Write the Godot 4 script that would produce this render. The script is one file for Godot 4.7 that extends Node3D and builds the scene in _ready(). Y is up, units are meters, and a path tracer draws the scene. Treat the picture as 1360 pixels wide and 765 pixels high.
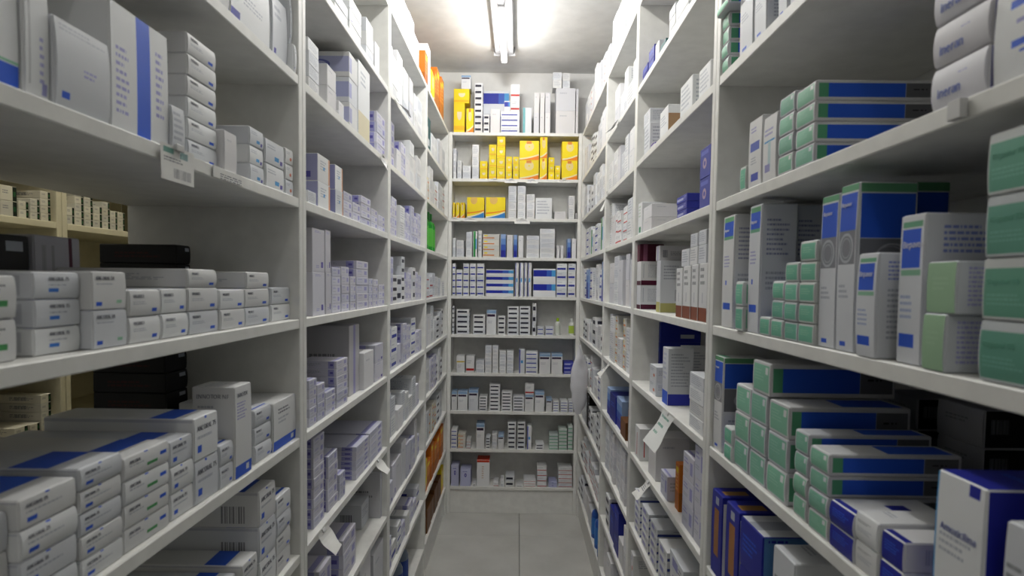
extends Node3D
# Stock room of a pharmacy: an aisle between white racks full of cartons, one bare fluorescent tube at its far end.
# World: y up, the camera stands at x 0 and looks along -z; a distance d down the aisle is z = -d.

const EYE := 1.515
const CEIL := 2.926
const LEFT := -0.457
const RIGHT := 0.40
const BACK := 4.25
const DEEP := 0.36
const BACK_DEEP := 0.20
const SHELF_BOTTOM := [2.465, 2.171, 1.919, 1.668, 1.416, 1.165, 0.913, 0.662, 0.410, 0.159]
const BOARD := 0.020
const PANEL := 0.022
const BAYS := {
	"L1": [0.46, 1.39, "near bay of left rack"], "L2": [1.39, 2.32, "second bay of left rack"], "L3": [2.32, 3.25, "third bay of left rack"], "L4": [3.25, 4.25, "far bay of left rack"],
	"R1": [0.48, 1.37, "near bay of right rack"], "R2": [1.37, 2.30, "second bay of right rack"], "R3": [2.30, 3.08, "third bay of right rack"], "R4": [3.08, 4.25, "far bay of right rack"],
}
const ORDINAL := ["top", "second", "third", "fourth", "fifth", "sixth", "seventh", "eighth", "ninth", "bottom"]
const COUNT := ["first", "second", "third", "fourth", "fifth", "sixth", "seventh", "eighth", "ninth", "tenth", "eleventh", "twelfth", "thirteenth", "fourteenth", "fifteenth", "sixteenth", "seventeenth", "eighteenth", "nineteenth", "twentieth", "21st", "22nd", "23rd", "24th", "25th", "26th", "27th", "28th", "29th", "30th"]

# Cartons of the shelves that can be read one by one. Key: bay / shelf. Each row is a stack, in millimetres:
# [start along the shelf, width, height of one carton, how many, depth, set back from the shelf edge, height of its support, print]
const STOCK := {
	"L1/2": [
		[949,123,88.3,1,200,15,0,"mark"], [1081,164,100.9,1,200,15,0,"bluecorner"], [1269,81,126,1,180,20,0,"mark"], [1351,15,58.1,1,120,6,0,"mark"],
		[1350,16,91.5,1,140,15,58.1,"mark"],
	],
	"L1/3": [
		[545,78,89.5,1,200,15,0,"labelside"], [624,34,120,1,200,12,0,"vtext"], [658,89,89.5,1,130,8,0,"mark2"], [748,125,144,1,220,8,0,"vband"], [874,34,59.4,1,80,5,0,"lines"],
		[948,90,30.3,6,150,20,0,"exon"], [1097,50,227,1,120,120,0,"lines"], [1039,48,65.3,1,140,10,0,"white"], [1147,62,32.2,3,220,13,0,"cyan"], [1213,93,45.5,2,140,10,0,"cyan"],
		[1314,44,31.4,3,120,10,0,"orangedot"],
	],
	"L1/4": [
		[560,58,40.6,2,140,20,0,"greenmark"], [647,69,28.5,3,140,25,0,"ancoral"], [717,64,43.7,2,140,12,0,"ancoral2"], [783,70,33.2,2,130,12,0,"exon"], [859,69,33.4,2,130,14,0,"exon"],
		[929,91,33.7,2,130,12,0,"exon"], [932,86,27.8,1,190,15,67.4,"exon"], [1028,91,32.2,2,130,12,0,"exon"], [1124,106,32.4,2,130,13,0,"exon"], [1131,103,29.8,1,190,15,64.9,"exon"],
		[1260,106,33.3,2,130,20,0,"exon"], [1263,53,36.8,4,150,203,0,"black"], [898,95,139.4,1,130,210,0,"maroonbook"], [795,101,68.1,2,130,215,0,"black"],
	],
	"L1/5": [
		[532,67,37.3,3,200,20,0,"band"], [600,81,30.1,4,260,10,0,"band"], [685,75,25.3,5,260,10,0,"band"], [765,100,29.1,4,240,10,0,"bandgreen"], [873,62,36.6,3,240,12,0,"band"],
		[935,74,64.4,2,220,10,0,"band"], [1011,49,34.9,2,140,8,0,"exon"], [1061,67,155.1,1,70,6,0,"tallband"], [1156,79,32.6,3,100,12,0,"exon"], [1237,129,95.1,1,180,10,0,"boxband"],
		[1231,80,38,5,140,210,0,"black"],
	],
	"L1/6": [
		[1094,65,46.9,2,220,10,0,"band"], [1167,82,65.9,3,200,10,0,"band"], [1252,81,39.1,4,160,10,0,"exon"], [1012,81,41.6,2,200,20,0,"band"], [1189,114,52.1,4,130,215,0,"black"],  # last stack: black cartons added to stand in for the dark void behind
	],
	"L2/1": [
		[1679,117,28.3,2,120,10,0,"mark"], [1811,137,34.2,3,140,10,0,"mark"], [2014,93,41.4,3,140,10,0,"lines"], [2129,68,94.7,1,80,10,0,"white"],
	],
	"L2/2": [
		[1463,77,28.5,4,140,10,0,"lines"], [1605,79,51.4,2,80,10,0,"white"], [1685,52,37.7,1,60,5,0,"white"], [1811,92,67.6,3,200,10,0,"swirl"], [1912,144,216.9,1,200,10,0,"creambase"],
		[2165,131,34,4,140,10,0,"lilac"],
	],
	"L2/3": [
		[1439,59,27.5,1,80,5,0,"lines"], [1548,99,64.3,2,120,15,0,"lilacorange"], [1676,72,62.9,2,140,10,0,"lilacorange"], [1748,87,23.2,3,100,8,0,"lilac"],
		[1851,88,26.4,2,100,10,0,"lilac"], [1949,119,21.2,4,120,10,0,"lilac"], [2078,100,20.8,3,120,10,0,"lilac"], [2190,106,17.6,3,100,10,0,"lilac"],
	],
	"L2/4": [
		[1489,94,101,2,80,10,0,"talllilac"], [1589,45,102.6,2,80,10,0,"talllilac"], [1647,77,23.2,5,100,10,0,"lilac"], [1743,78,24.1,5,100,13,0,"lilac"],
		[1822,63,23.8,4,100,10,0,"lilac"], [1895,143,23.6,6,140,10,0,"lilac"], [2048,53,22.8,4,100,10,0,"lilac"], [2112,68,22.3,4,100,10,0,"lilac"], [2193,99,24.1,3,100,10,0,"lilac"],
	],
	"L2/5": [
		[1460,55,21.4,5,80,10,0,"lilac"], [1521,60,21.8,4,80,10,0,"lilac"], [1587,86,14.6,4,80,10,0,"lilac"], [1688,106,20.7,6,100,10,0,"lilac"], [1868,116,204.7,1,180,25,0,"greybook"],
		[1985,129,113.5,1,100,10,0,"white"], [2148,121,61.2,2,160,10,0,"talllilac"], [2210,86,62.3,2,140,180,0,"greybook"], [2092,116,154.3,1,140,190,0,"greybook"],
	],
	"L2/6": [
		[1506,84,24,9,80,15,0,"lilac"], [1622,90,28.5,5,80,15,0,"lilac"], [1713,56,23.1,3,80,10,0,"lilac"], [1895,156,14.1,7,200,10,0,"lilac"], [2061,198,20.1,5,200,10,0,"lilac"],
	],
	"L2/7": [
		[1534,96,68.6,2,200,10,0,"lilac"], [1763,143,40.3,3,200,15,0,"lilac"], [2160,111,82.9,1,180,60,0,"barcode"], [2272,24,161.2,1,180,20,0,"greybook"],
	],
	"L2/8": [
		[1933,142,217.2,1,180,10,0,"white"], [2119,158,182.5,1,180,10,0,"white"],
	],
	"R1/2": [
		[1304,42,27.9,4,180,5,0,"green"], [1269,77,16.2,1,180,-8,111.5,"green"], [1175,70,179.4,1,80,6,0,"tallarc"], [1113,55,147.3,1,80,6,0,"tallarc"],
		[1033,35,106.4,1,80,8,0,"tallarc"], [927,100,92.3,1,100,10,0,"tallblue"],
	],
	"R1/3": [
		[1184,32,44.7,1,80,5,0,"smallgreen"], [1120,63,118.1,1,90,8,0,"tallblue2"], [1055,58,107.4,1,90,8,0,"paleblue"], [985,56,29.6,4,140,5,0,"green"],
		[916,64,28.1,4,170,5,0,"green"], [582,78,40.7,3,140,6,0,"ineran"], [504,76,76.6,1,180,8,0,"bluewords"],
	],
	"R1/4": [
		[1239,69,215.8,1,50,6,0,"tallblue"], [1161,40,44.4,2,40,-2,0,"smallgreen"], [1106,54,219.2,1,60,6,0,"tallblue"], [1145,64,222.1,1,60,75,0,"tallblue"],
		[1046,46,30.8,1,50,3,0,"smallgreen"], [995,47,29.7,3,50,3,0,"smallgreen"], [947,46,29,4,50,3,0,"smallgreen"], [891,53,28.9,5,60,3,0,"smallgreen"],
		[844,47,200.4,1,70,8,0,"tallarc"], [795,45,207,1,70,8,0,"tallarc"], [859,50,218.8,1,70,88,0,"tallarc"], [733,44,119.5,1,50,1,0,"shortblue"],
		[667,43,156.4,1,90,10,0,"shortblue"], [616,36,55.6,1,70,2,0,"palegreen"], [607,45,50.2,1,70,4,55.6,"palegreen"], [504,73,53.1,4,150,5,0,"deepgreen"],
	],
	"R1/5": [
		[1290,56,190.6,1,80,8,0,"tallarc"], [1215,45,31.7,2,80,3,0,"smallgreen"], [1137,77,50.8,3,180,8,0,"green"], [1060,73,50.9,3,180,8,0,"green"], [1050,78,54,1,200,8,152.6,"green"],
		[975,78,50.4,3,180,8,0,"green"], [905,45,31.4,4,170,8,0,"green"], [841,56,28.7,4,170,6,0,"green"], [771,61,30.2,2,110,5,0,"blueend"], [721,49,33.8,2,110,6,0,"whitelines"],
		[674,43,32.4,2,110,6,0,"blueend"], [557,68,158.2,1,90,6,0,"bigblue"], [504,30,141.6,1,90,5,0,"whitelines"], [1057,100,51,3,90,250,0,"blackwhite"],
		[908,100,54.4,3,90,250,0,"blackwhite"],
	],
	"R1/6": [
		[1265,66,170.2,1,140,6,0,"blueorange"], [1167,74,173.5,1,140,6,0,"blueorange"], [1056,104,86.6,2,140,6,0,"bluelight"], [933,77,181.4,1,160,6,0,"whitelines"],
	],
	"R2/1": [
		[2163,90,24,2,100,10,0,"blue"], [2068,82,35.7,2,100,10,0,"blue"], [1992,54,57.2,1,80,10,0,"white"], [1902,69,28.5,1,80,10,0,"teal"], [1795,70,27.8,3,140,10,0,"mark"],
		[1655,132,23.8,3,140,10,0,"mark"],
	],
	"R2/2": [
		[2097,99,91.9,1,90,10,0,"lines"], [2108,100,47.2,1,90,10,91.9,"lines"], [2004,56,11,1,50,5,0,"purple"], [1847,107,80.2,1,80,10,0,"brownside"], [1594,117,82.5,1,90,10,0,"lines"],
		[1447,89,67.9,1,90,10,0,"lines"],
	],
	"R2/3": [
		[2206,69,107,1,80,10,0,"greendot"], [2045,135,41.1,2,80,10,0,"white"], [1618,107,18.5,3,50,10,0,"bluesmall"], [1726,32,70.7,1,60,50,0,"blue"],
		[1421,82,66.7,2,80,8,0,"blueflower"],
	],
	"R2/4": [
		[2192,70,80.3,2,70,8,0,"maroonbase"], [2222,54,59.3,1,80,10,160.7,"maroon"], [1944,53,154.4,1,70,20,0,"yellowbase"], [1961,53,45.3,1,90,20,154.4,"greybook"],
		[1635,63,124.4,1,60,8,0,"brownbase"], [1556,72,127.8,1,60,8,0,"brownbase"], [1491,59,129.3,1,60,8,0,"brownbase"], [1419,65,130.4,1,60,8,0,"brownbase"],
		[1584,73,42.3,1,60,10,127.8,"lines"], [1511,66,41.9,1,60,10,129.3,"lines"], [1439,66,41.6,1,60,10,130.4,"lines"], [1515,59,31.2,1,60,10,171.3,"lines"],
		[1443,60,33,1,60,10,172,"lines"],
	],
	"R2/5": [
		[1945,101,44,2,70,15,0,"orangedot"], [1796,66,158.8,1,70,15,0,"bluebase"], [1888,62,155,1,70,86,0,"bluebase"], [1424,121,32.4,4,70,8,0,"lines"],
		[2253,23,68.6,3,140,90,0,"blue"],
	],
	"R2/6": [
		[2155,85,107.2,1,80,10,0,"redline"], [1927,102,131.1,1,100,15,0,"white"], [1747,85,66.9,1,80,10,0,"lilac"], [1663,41,123.5,1,80,20,0,"orange"],
		[1493,98,60.4,3,100,10,0,"lilac"], [1412,74,74.4,3,100,10,0,"lilac"],
	],
	"R2/7": [
		[2124,99,23.3,6,240,10,0,"flatblue"], [1986,112,25.8,5,240,10,0,"flatblue"], [1864,99,25.7,5,240,10,0,"flatblue"], [1737,106,28.1,4,240,10,0,"flatblue"],
		[1558,144,47,3,200,10,0,"flatblue"],
	],
	"R2/8": [
		[2221,55,75.7,2,200,10,0,"orangedot"],
	],
	"B/0": [
		[-429,71,184.9,1,120,12,0,"yellow"], [-429,100,90.4,1,120,12,184.9,"yellow"], [-348,48,152.5,1,120,12,0,"yelloworange"], [-383,63,85.6,1,120,12,275.3,"bluetop"],
		[-296,53,39.3,8,120,12,0,"blackbar"], [-236,39,38.5,3,120,12,0,"blackbar"], [-193,63,149.3,1,120,12,0,"white"], [-249,174,149.7,2,50,137,0,"bluebar"],
		[-125,121,34,4,120,12,0,"bluestripe"], [-64,58,85.6,2,120,12,136,"redstripe"], [-106,39,66.3,1,120,12,136,"bluebar"], [15,58,160.9,1,120,12,0,"tealedge"],
		[86,34,128.2,2,120,12,0,"white"], [125,29,128.4,2,120,12,0,"white"], [158,34,128.5,2,120,12,0,"white"], [226,125,143.3,2,120,12,0,"white"], [205,58,49.4,2,120,12,286.6,"lines"],
		[267,48,47.3,2,120,12,286.6,"lines"], [356,16,141.3,2,120,12,0,"white"],
	],
	"B/1": [
		[-429,20,38.5,5,120,12,0,"lines"], [-403,29,38.7,3,120,12,0,"lines"], [-369,53,41.6,2,120,12,0,"lines"], [-307,44,72.6,3,120,12,0,"lines"], [-257,49,56.6,2,120,12,0,"yellow"],
		[-200,49,73,3,120,12,0,"yellow"], [-147,53,67.7,4,120,12,0,"yellow"], [-88,39,47.9,3,120,12,0,"yellow"], [-44,39,48,3,120,12,0,"yellow"],
		[-2,126,122.7,2,120,12,0,"yelloworange"], [129,48,135.5,2,120,12,0,"yelloworange"], [184,39,47.2,3,120,12,0,"yellow"], [228,34,44.7,2,120,12,0,"yellow"],
		[270,102,121.7,2,120,12,0,"yelloworange"],
	],
	"B/2": [
		[-429,13,98.3,1,120,12,0,"yelloworange"], [-411,24,98.7,1,120,12,0,"yelloworange"], [-381,29,99,1,120,12,0,"yelloworange"], [-338,112,133.8,1,120,12,0,"yellowblue"],
		[-216,127,135.2,1,120,12,0,"yellowblue"], [-71,53,52.2,4,120,12,0,"lines"], [-12,53,52.3,4,120,12,0,"lines"], [47,54,52.3,3,120,12,0,"lines"],
		[105,107,133.9,1,120,12,0,"lines"], [228,73,48.2,1,120,12,0,"white"], [319,39,75.2,2,120,12,0,"lines"], [365,7,39.9,1,120,12,0,"white"],
	],
	"B/3": [
		[-429,20,60.9,2,120,12,0,"lines"], [-404,49,53.9,2,120,12,0,"lines"], [-341,39,54,3,120,12,0,"lines"], [-297,29,167.2,1,120,12,0,"greenbar"], [-263,24,172.4,1,120,12,0,"lines"],
		[-233,107,37.2,4,120,12,0,"orangestripe"], [-116,34,149.9,1,120,12,0,"bluebands"], [-77,39,145.5,1,120,12,0,"white"], [-33,24,146,1,120,12,0,"bluebands"],
		[-3,34,141.5,1,120,12,0,"white"], [50,83,28.5,5,120,12,0,"lines"], [137,97,31.2,6,120,12,0,"lines"], [246,20,81.3,1,120,12,0,"white"], [271,20,81.6,1,120,12,0,"white"],
		[314,24,125.8,1,120,12,0,"bluebands"], [343,29,126.3,1,120,12,0,"white"],
	],
	"B/4": [
		[-429,21,41.7,5,120,12,0,"bluestripe"], [-402,39,42.5,4,120,12,0,"bluestripe"], [-359,39,41.9,5,120,12,0,"bluestripe"], [-314,39,42,5,120,12,0,"bluestripe"],
		[-270,49,42.1,5,120,12,0,"bluestripe"], [-211,181,43.3,4,120,12,0,"bluebar"], [-21,24,218.3,1,120,12,0,"blueedge"], [9,24,218.7,1,120,12,0,"blueedge"],
		[38,20,219,1,120,12,0,"blueedge"], [62,24,219.3,1,120,12,0,"blueedge"], [97,147,90.8,2,120,12,0,"bluebar"], [248,68,54.2,4,120,12,0,"bluestripe"],
		[322,50,54.5,4,120,12,0,"bluestripe"],
	],
	"B/5": [
		[-429,14,30.1,6,120,12,0,"blackbar"], [-400,84,32.4,5,120,12,0,"blackbar"], [-292,79,32.2,4,120,12,0,"blackbar"], [-204,64,159.3,1,120,12,0,"bluetop"],
		[-129,49,30.2,4,120,12,0,"blackbar"], [-66,74,30.9,6,120,12,0,"blackbar"], [12,69,31.1,6,120,12,0,"blackbar"], [95,25,69,3,120,12,0,"blackbar"],
		[127,44,27.7,2,120,12,0,"bluestripe"], [181,54,28.1,2,120,12,0,"bluestripe"],
	],
	"B/6": [
		[-398,54,108.2,1,120,12,0,"yellowstripe"], [-334,54,109,1,120,12,0,"redstripe"], [-269,54,26.7,3,120,12,0,"lines"], [-211,44,25.7,7,120,12,0,"lines"],
		[-162,39,25.8,7,120,12,0,"lines"], [-117,44,20.9,7,120,12,0,"lines"], [-68,44,21,7,120,12,0,"lines"], [11,39,158,1,120,12,0,"blueedge"], [56,79,28.8,5,120,12,0,"bluestripe"],
		[144,74,130.4,1,120,12,0,"bluetop"], [223,74,131.5,1,120,12,0,"bluetop"], [303,69,26.1,3,120,12,0,"bluesmall"],
	],
	"B/7": [
		[-429,38,125.4,1,120,12,0,"bluetop"], [-386,64,126.3,1,120,12,0,"bluetop"], [-317,64,137.2,1,120,12,0,"bluetop"], [-247,54,18.7,5,120,12,0,"blackbar"],
		[-179,69,24.8,7,120,12,0,"blackbar"], [-99,69,20.9,6,120,12,0,"blackbar"], [-24,74,19.3,5,120,12,0,"blackbar"], [54,59,112.5,1,120,12,0,"bluetop"],
		[54,59,69.5,1,120,12,112.5,"redstripe"], [118,64,128.4,1,120,12,0,"bluetop"], [193,40,84.5,1,120,12,0,"bluetop"], [238,40,17.6,4,120,12,0,"bluestripe"],
		[287,49,17.7,4,120,12,0,"bluestripe"], [342,30,17.9,4,120,12,0,"bluestripe"],
	],
	"B/8": [
		[-429,40,25.6,5,120,12,0,"bluestripe"], [-384,50,24.7,4,120,12,0,"orangestripe"], [-329,30,19.8,3,120,12,0,"redstripe"], [-265,55,165.6,1,120,12,0,"bluetop"],
		[-200,30,19.1,4,120,12,0,"blackbar"], [-160,35,24.2,4,120,12,0,"lines"], [-120,40,92.5,1,120,12,0,"bluetop"], [-57,55,29.8,6,120,12,0,"blackbar"],
		[7,54,29.9,6,120,12,0,"blackbar"], [72,30,155.3,1,120,12,0,"blueedge"], [128,55,18.1,2,120,12,0,"blackbar"], [217,59,20.5,5,120,12,0,"greenstripe"],
		[280,54,23.1,6,120,12,0,"greenstripe"], [340,32,26.6,6,120,12,0,"greenstripe"],
	],
	"B/9": [
		[-429,52,138.2,1,120,12,0,"lilacbox"], [-367,70,114.2,1,120,12,0,"lilacbox"], [-286,25,7.1,2,120,12,0,"blackbar"], [-258,85,176.3,1,120,12,0,"redtop"],
		[-147,35,26.5,1,120,12,0,"redstripe"], [-102,25,21.1,2,120,12,0,"lines"], [-68,60,36.6,2,120,12,0,"blackbar"], [3,45,8.7,1,120,12,0,"blackbar"],
		[52,80,16.7,3,120,12,0,"redstripe"], [140,65,35.5,4,120,12,0,"redstripe"], [217,55,18.6,2,120,12,0,"lilacbox"], [280,92,26.9,5,120,12,0,"redstripe"],
	],
}

var rng := RandomNumberGenerator.new()
var used := {}
var shapes := {}
var paint := {}
var looks := {}
var white_board: StandardMaterial3D
var cream_board: StandardMaterial3D


# ---------------------------------------------------------------- helpers
func numbered(called: String) -> String:
	used[called] = used.get(called, -1) + 1
	return called if used[called] == 0 else "%s_%03d" % [called, used[called]]


func base(called: String, label: String, category: String, at := Vector3.ZERO, turn := 0.0, group := "") -> Node3D:
	var o := Node3D.new()
	o.name = numbered(called)
	add_child(o)
	o.position = at
	o.rotation.y = turn
	o.set_meta("label", label)
	o.set_meta("category", category)
	if group:
		o.set_meta("group", group)
	return o


func part(called: String, m: Mesh, mat: Material, parent: Node3D, at := Vector3.ZERO, turn := Vector3.ZERO) -> MeshInstance3D:
	var o := MeshInstance3D.new()
	o.name = called
	o.mesh = m
	if mat:
		o.material_override = mat
	parent.add_child(o, true)
	o.position = at
	o.rotation = turn
	return o


func structure(called: String, m: Mesh, mat: Material, at := Vector3.ZERO) -> MeshInstance3D:
	var o := part(called, m, mat, self, at)
	o.set_meta("kind", "structure")
	return o


func plain(c: Color, rough := 0.6, spec := 0.4) -> StandardMaterial3D:
	var m := StandardMaterial3D.new()
	m.albedo_color = c
	m.roughness = rough
	m.metallic_specular = spec
	return m


func quad(st: SurfaceTool, p: Array, n: Vector3, uv: Array) -> void:
	for i in [0, 2, 1, 0, 3, 2]:
		st.set_normal(n)
		st.set_uv(uv[i])
		st.add_vertex(p[i])


# A box with chamfered edges standing on its base; front is +z. The six faces take their own fields of the print sheet:
# front (upper left), sides (upper right), top (lower left); the rest is bare card (lower right).
func boxed(w: float, h: float, d: float, c := 0.0012) -> ArrayMesh:
	var key := "%.4f %.4f %.4f %.4f" % [w, h, d, c]
	if shapes.has(key):
		return shapes[key]
	c = minf(c, minf(w, minf(h, d)) * 0.2)
	var st := SurfaceTool.new()
	st.begin(Mesh.PRIMITIVE_TRIANGLES)
	var H := Vector3(w, h, d) * 0.5
	var mid := Vector3(0, H.y, 0)
	var I := H - Vector3(c, c, c)
	var bare := Vector2(0.9, 0.9)
	for f in [[Vector3(0, 0, 1), Vector3(1, 0, 0), Vector3(0, 1, 0), Vector2(0, 0)], [Vector3(0, 0, -1), Vector3(-1, 0, 0), Vector3(0, 1, 0), Vector2(0, 0)],
			[Vector3(1, 0, 0), Vector3(0, 0, -1), Vector3(0, 1, 0), Vector2(0.5, 0)], [Vector3(-1, 0, 0), Vector3(0, 0, 1), Vector3(0, 1, 0), Vector2(0.5, 0)],
			[Vector3(0, 1, 0), Vector3(1, 0, 0), Vector3(0, 0, -1), Vector2(0, 0.5)], [Vector3(0, -1, 0), Vector3(1, 0, 0), Vector3(0, 0, 1), Vector2(0.5, 0.5)]]:
		var n: Vector3 = f[0]
		var r: Vector3 = f[1]
		var u: Vector3 = f[2]
		var o: Vector2 = f[3]
		var centre := mid + n * absf(n.dot(H))
		var a: Vector3 = r * absf(r.dot(I))
		var b: Vector3 = u * absf(u.dot(I))
		var lo := o + Vector2(0.004, 0.004)
		var hi := o + Vector2(0.496, 0.496)
		quad(st, [centre - a - b, centre + a - b, centre + a + b, centre - a + b], n, [Vector2(lo.x, hi.y), hi, Vector2(hi.x, lo.y), lo])
	for ax in 3:
		var j := (ax + 1) % 3
		var k := (ax + 2) % 3
		for s in [[1, 1], [1, -1], [-1, 1], [-1, -1]]:
			var n := Vector3.ZERO
			n[j] = s[0]
			n[k] = s[1]
			var p := []
			for e in [[-1, 0], [1, 0], [1, 1], [-1, 1]]:
				var q := Vector3.ZERO
				q[ax] = e[0] * I[ax]
				q[j] = s[0] * (H[j] if e[1] == 0 else I[j])
				q[k] = s[1] * (I[k] if e[1] == 0 else H[k])
				p.append(q + mid)
			if s[0] * s[1] > 0:
				p.reverse()
			quad(st, p, n.normalized(), [bare, bare, bare, bare])
	for s in [[1, 1, 1], [1, 1, -1], [1, -1, 1], [1, -1, -1], [-1, 1, 1], [-1, 1, -1], [-1, -1, 1], [-1, -1, -1]]:
		var v := Vector3(s[0], s[1], s[2])
		var p := [mid + Vector3(H.x, I.y, I.z) * v, mid + Vector3(I.x, H.y, I.z) * v, mid + Vector3(I.x, I.y, H.z) * v]
		if s[0] * s[1] * s[2] > 0:
			p.reverse()
		for q in p:
			st.set_normal(v.normalized())
			st.set_uv(bare)
			st.add_vertex(q)
	var m := st.commit()
	shapes[key] = m
	return m


# The closed end of a carton: a sheet of card that bows out a little. Its print is the front field of the sheet.
func flap(w: float, h: float, bow: float) -> ArrayMesh:
	var key := "flap %.4f %.4f %.4f" % [w, h, bow]
	if shapes.has(key):
		return shapes[key]
	var st := SurfaceTool.new()
	st.begin(Mesh.PRIMITIVE_TRIANGLES)
	var rows := 8
	var at := func(i: int) -> Vector3:
		var t := float(i) / rows
		return Vector3(0, (t - 0.5) * h, 0.0004 + bow * (1.0 - pow(absf(2.0 * t - 1.0), 2.4)))
	for i in rows:
		var a: Vector3 = at.call(i)
		var b: Vector3 = at.call(i + 1)
		var x := Vector3(w * 0.5, 0, 0)
		var va := 0.496 - 0.492 * i / rows
		var vb := 0.496 - 0.492 * (i + 1) / rows
		var p4 := [a - x, a + x, b + x, b - x]
		var uv4 := [Vector2(0.004, va), Vector2(0.496, va), Vector2(0.496, vb), Vector2(0.004, vb)]
		var bent := func(t: float) -> Vector3:
			var q := 2.0 * t - 1.0
			return Vector3(0, bow * 4.8 * signf(q) * pow(absf(q), 1.4) / h, 1.0).normalized()
		for j in [0, 2, 1, 0, 3, 2]:
			st.set_normal(bent.call(float(i if j < 2 else i + 1) / rows))
			st.set_uv(uv4[j])
			st.add_vertex(p4[j])
		for s in [-1.0, 1.0]:
			var e := Vector3(s * w * 0.5, 0, 0)
			var back := Vector3(1, 1, 0)
			var p := [a + e, a * back + e, b * back + e, b + e]
			if s < 0:
				p.reverse()
			quad(st, p, Vector3(s, 0, 0), [Vector2(0.9, 0.9), Vector2(0.9, 0.9), Vector2(0.9, 0.9), Vector2(0.9, 0.9)])
	var m := st.commit()
	shapes[key] = m
	return m


func lathe(profile: Array, sides := 20) -> ArrayMesh:
	var st := SurfaceTool.new()
	st.begin(Mesh.PRIMITIVE_TRIANGLES)
	for i in profile.size() - 1:
		var a: Vector2 = profile[i]
		var b: Vector2 = profile[i + 1]
		var slope := Vector2(b.y - a.y, -(b.x - a.x)).normalized()
		for k in sides:
			var p := []
			var ns := []
			for e in [[a, k], [b, k], [b, k + 1], [a, k + 1]]:
				var q: Vector2 = e[0]
				var t: float = TAU * e[1] / sides
				p.append(Vector3(q.x * cos(t), q.y, q.x * sin(t)))
				ns.append(Vector3(slope.x * cos(t), slope.y, slope.x * sin(t)))
			for j in [0, 2, 1, 0, 3, 2]:
				st.set_normal(ns[j])
				st.set_uv(Vector2(float(k) / sides, 0.5))
				st.add_vertex(p[j])
	return st.commit()


# ---------------------------------------------------------------- print on the cartons
func field(im: Image, o: Vector2i, ops: Array, seeded: int) -> void:
	var r := RandomNumberGenerator.new()
	r.seed = seeded
	var k := 2.56
	for p in ops:
		var x := int(p[1] * k)
		var y := int(p[2] * k)
		var w := int(p[3] * k)
		var h := int(p[4] * k)
		match p[0]:
			"r":
				im.fill_rect(Rect2i(o.x + x, o.y + y, w, h), p[5])
			"t":  # lines of small print
				var rows: int = p[6]
				var step := float(h) / rows
				for i in rows:
					var at := x
					var last := x + int(w * r.randf_range(0.6, 1.0))
					while at < last:
						var word := mini(r.randi_range(5, 22), last - at)
						im.fill_rect(Rect2i(o.x + at, o.y + y + int(i * step), maxi(word, 2), maxi(2, int(step * 0.5))), p[5])
						at += word + 4
			"b":  # bars
				var at := x
				while at < x + w:
					var bar := r.randi_range(1, 4)
					im.fill_rect(Rect2i(o.x + at, o.y + y, bar, h), p[5])
					at += bar + r.randi_range(2, 4)
			"c":  # ring or disc: radius in w, thickness in h
				for yy in range(-w, w + 1):
					for xx in range(-w, w + 1):
						var q := sqrt(float(xx * xx + yy * yy))
						if q <= w and q >= w - h:
							var px := x + xx
							var py := y + yy
							if px >= 0 and py >= 0 and px < 256 and py < 256:
								im.set_pixel(o.x + px, o.y + py, p[5])
			"o":  # elliptic ring: half axes in w and h, thickness after the colour
				var t: float = p[6] * k
				for yy in range(-h, h + 1):
					for xx in range(-w, w + 1):
						var q := Vector2(float(xx) / w, float(yy) / h).length()
						if q <= 1.0 and q >= 1.0 - t / w and x + xx >= 0 and y + yy >= 0 and x + xx < 256 and y + yy < 256:
							im.set_pixel(o.x + x + xx, o.y + y + yy, p[5])
			"s":  # swoosh: everything below a rising curve
				for xx in w:
					var top := y + int(h * (1.0 - pow(float(xx) / w, 1.6)))
					im.fill_rect(Rect2i(o.x + x + xx, o.y + top, 1, mini(int(p[6] * k), 256 - top)), p[5])


func sheet(code: String) -> ImageTexture:
	var d: Dictionary = looks[code]
	var im := Image.create(512, 512, false, Image.FORMAT_RGB8)
	im.fill(d.card)
	if d.has("front_card"):
		im.fill_rect(Rect2i(0, 0, 256, 256), d.front_card)
	if d.has("side_card"):
		im.fill_rect(Rect2i(256, 0, 256, 256), d.side_card)
	if d.has("top_card"):
		im.fill_rect(Rect2i(0, 256, 256, 256), d.top_card)
	var n := absi(code.hash()) % 100000
	field(im, Vector2i(0, 0), d.get("front", []), n)
	field(im, Vector2i(256, 0), d.get("side", []), n + 1)
	field(im, Vector2i(0, 256), d.get("top", []), n + 2)
	return ImageTexture.create_from_image(im)


func printed(code: String, tone := 0) -> StandardMaterial3D:
	var key := code + str(tone)
	if not paint.has(key):
		var m := StandardMaterial3D.new()
		var first: StandardMaterial3D = paint.get(code + "0")
		m.albedo_texture = first.albedo_texture if first else sheet(code)
		m.albedo_color = [Color(1, 1, 1), Color(0.96, 0.955, 0.95), Color(0.93, 0.935, 0.95)][tone]
		m.roughness = 0.5
		m.metallic_specular = 0.4
		m.texture_repeat = false
		paint[key] = m
		if tone and not first:
			var z: StandardMaterial3D = m.duplicate()
			z.albedo_color = Color.WHITE
			paint[code + "0"] = z
	return paint[key]


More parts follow.
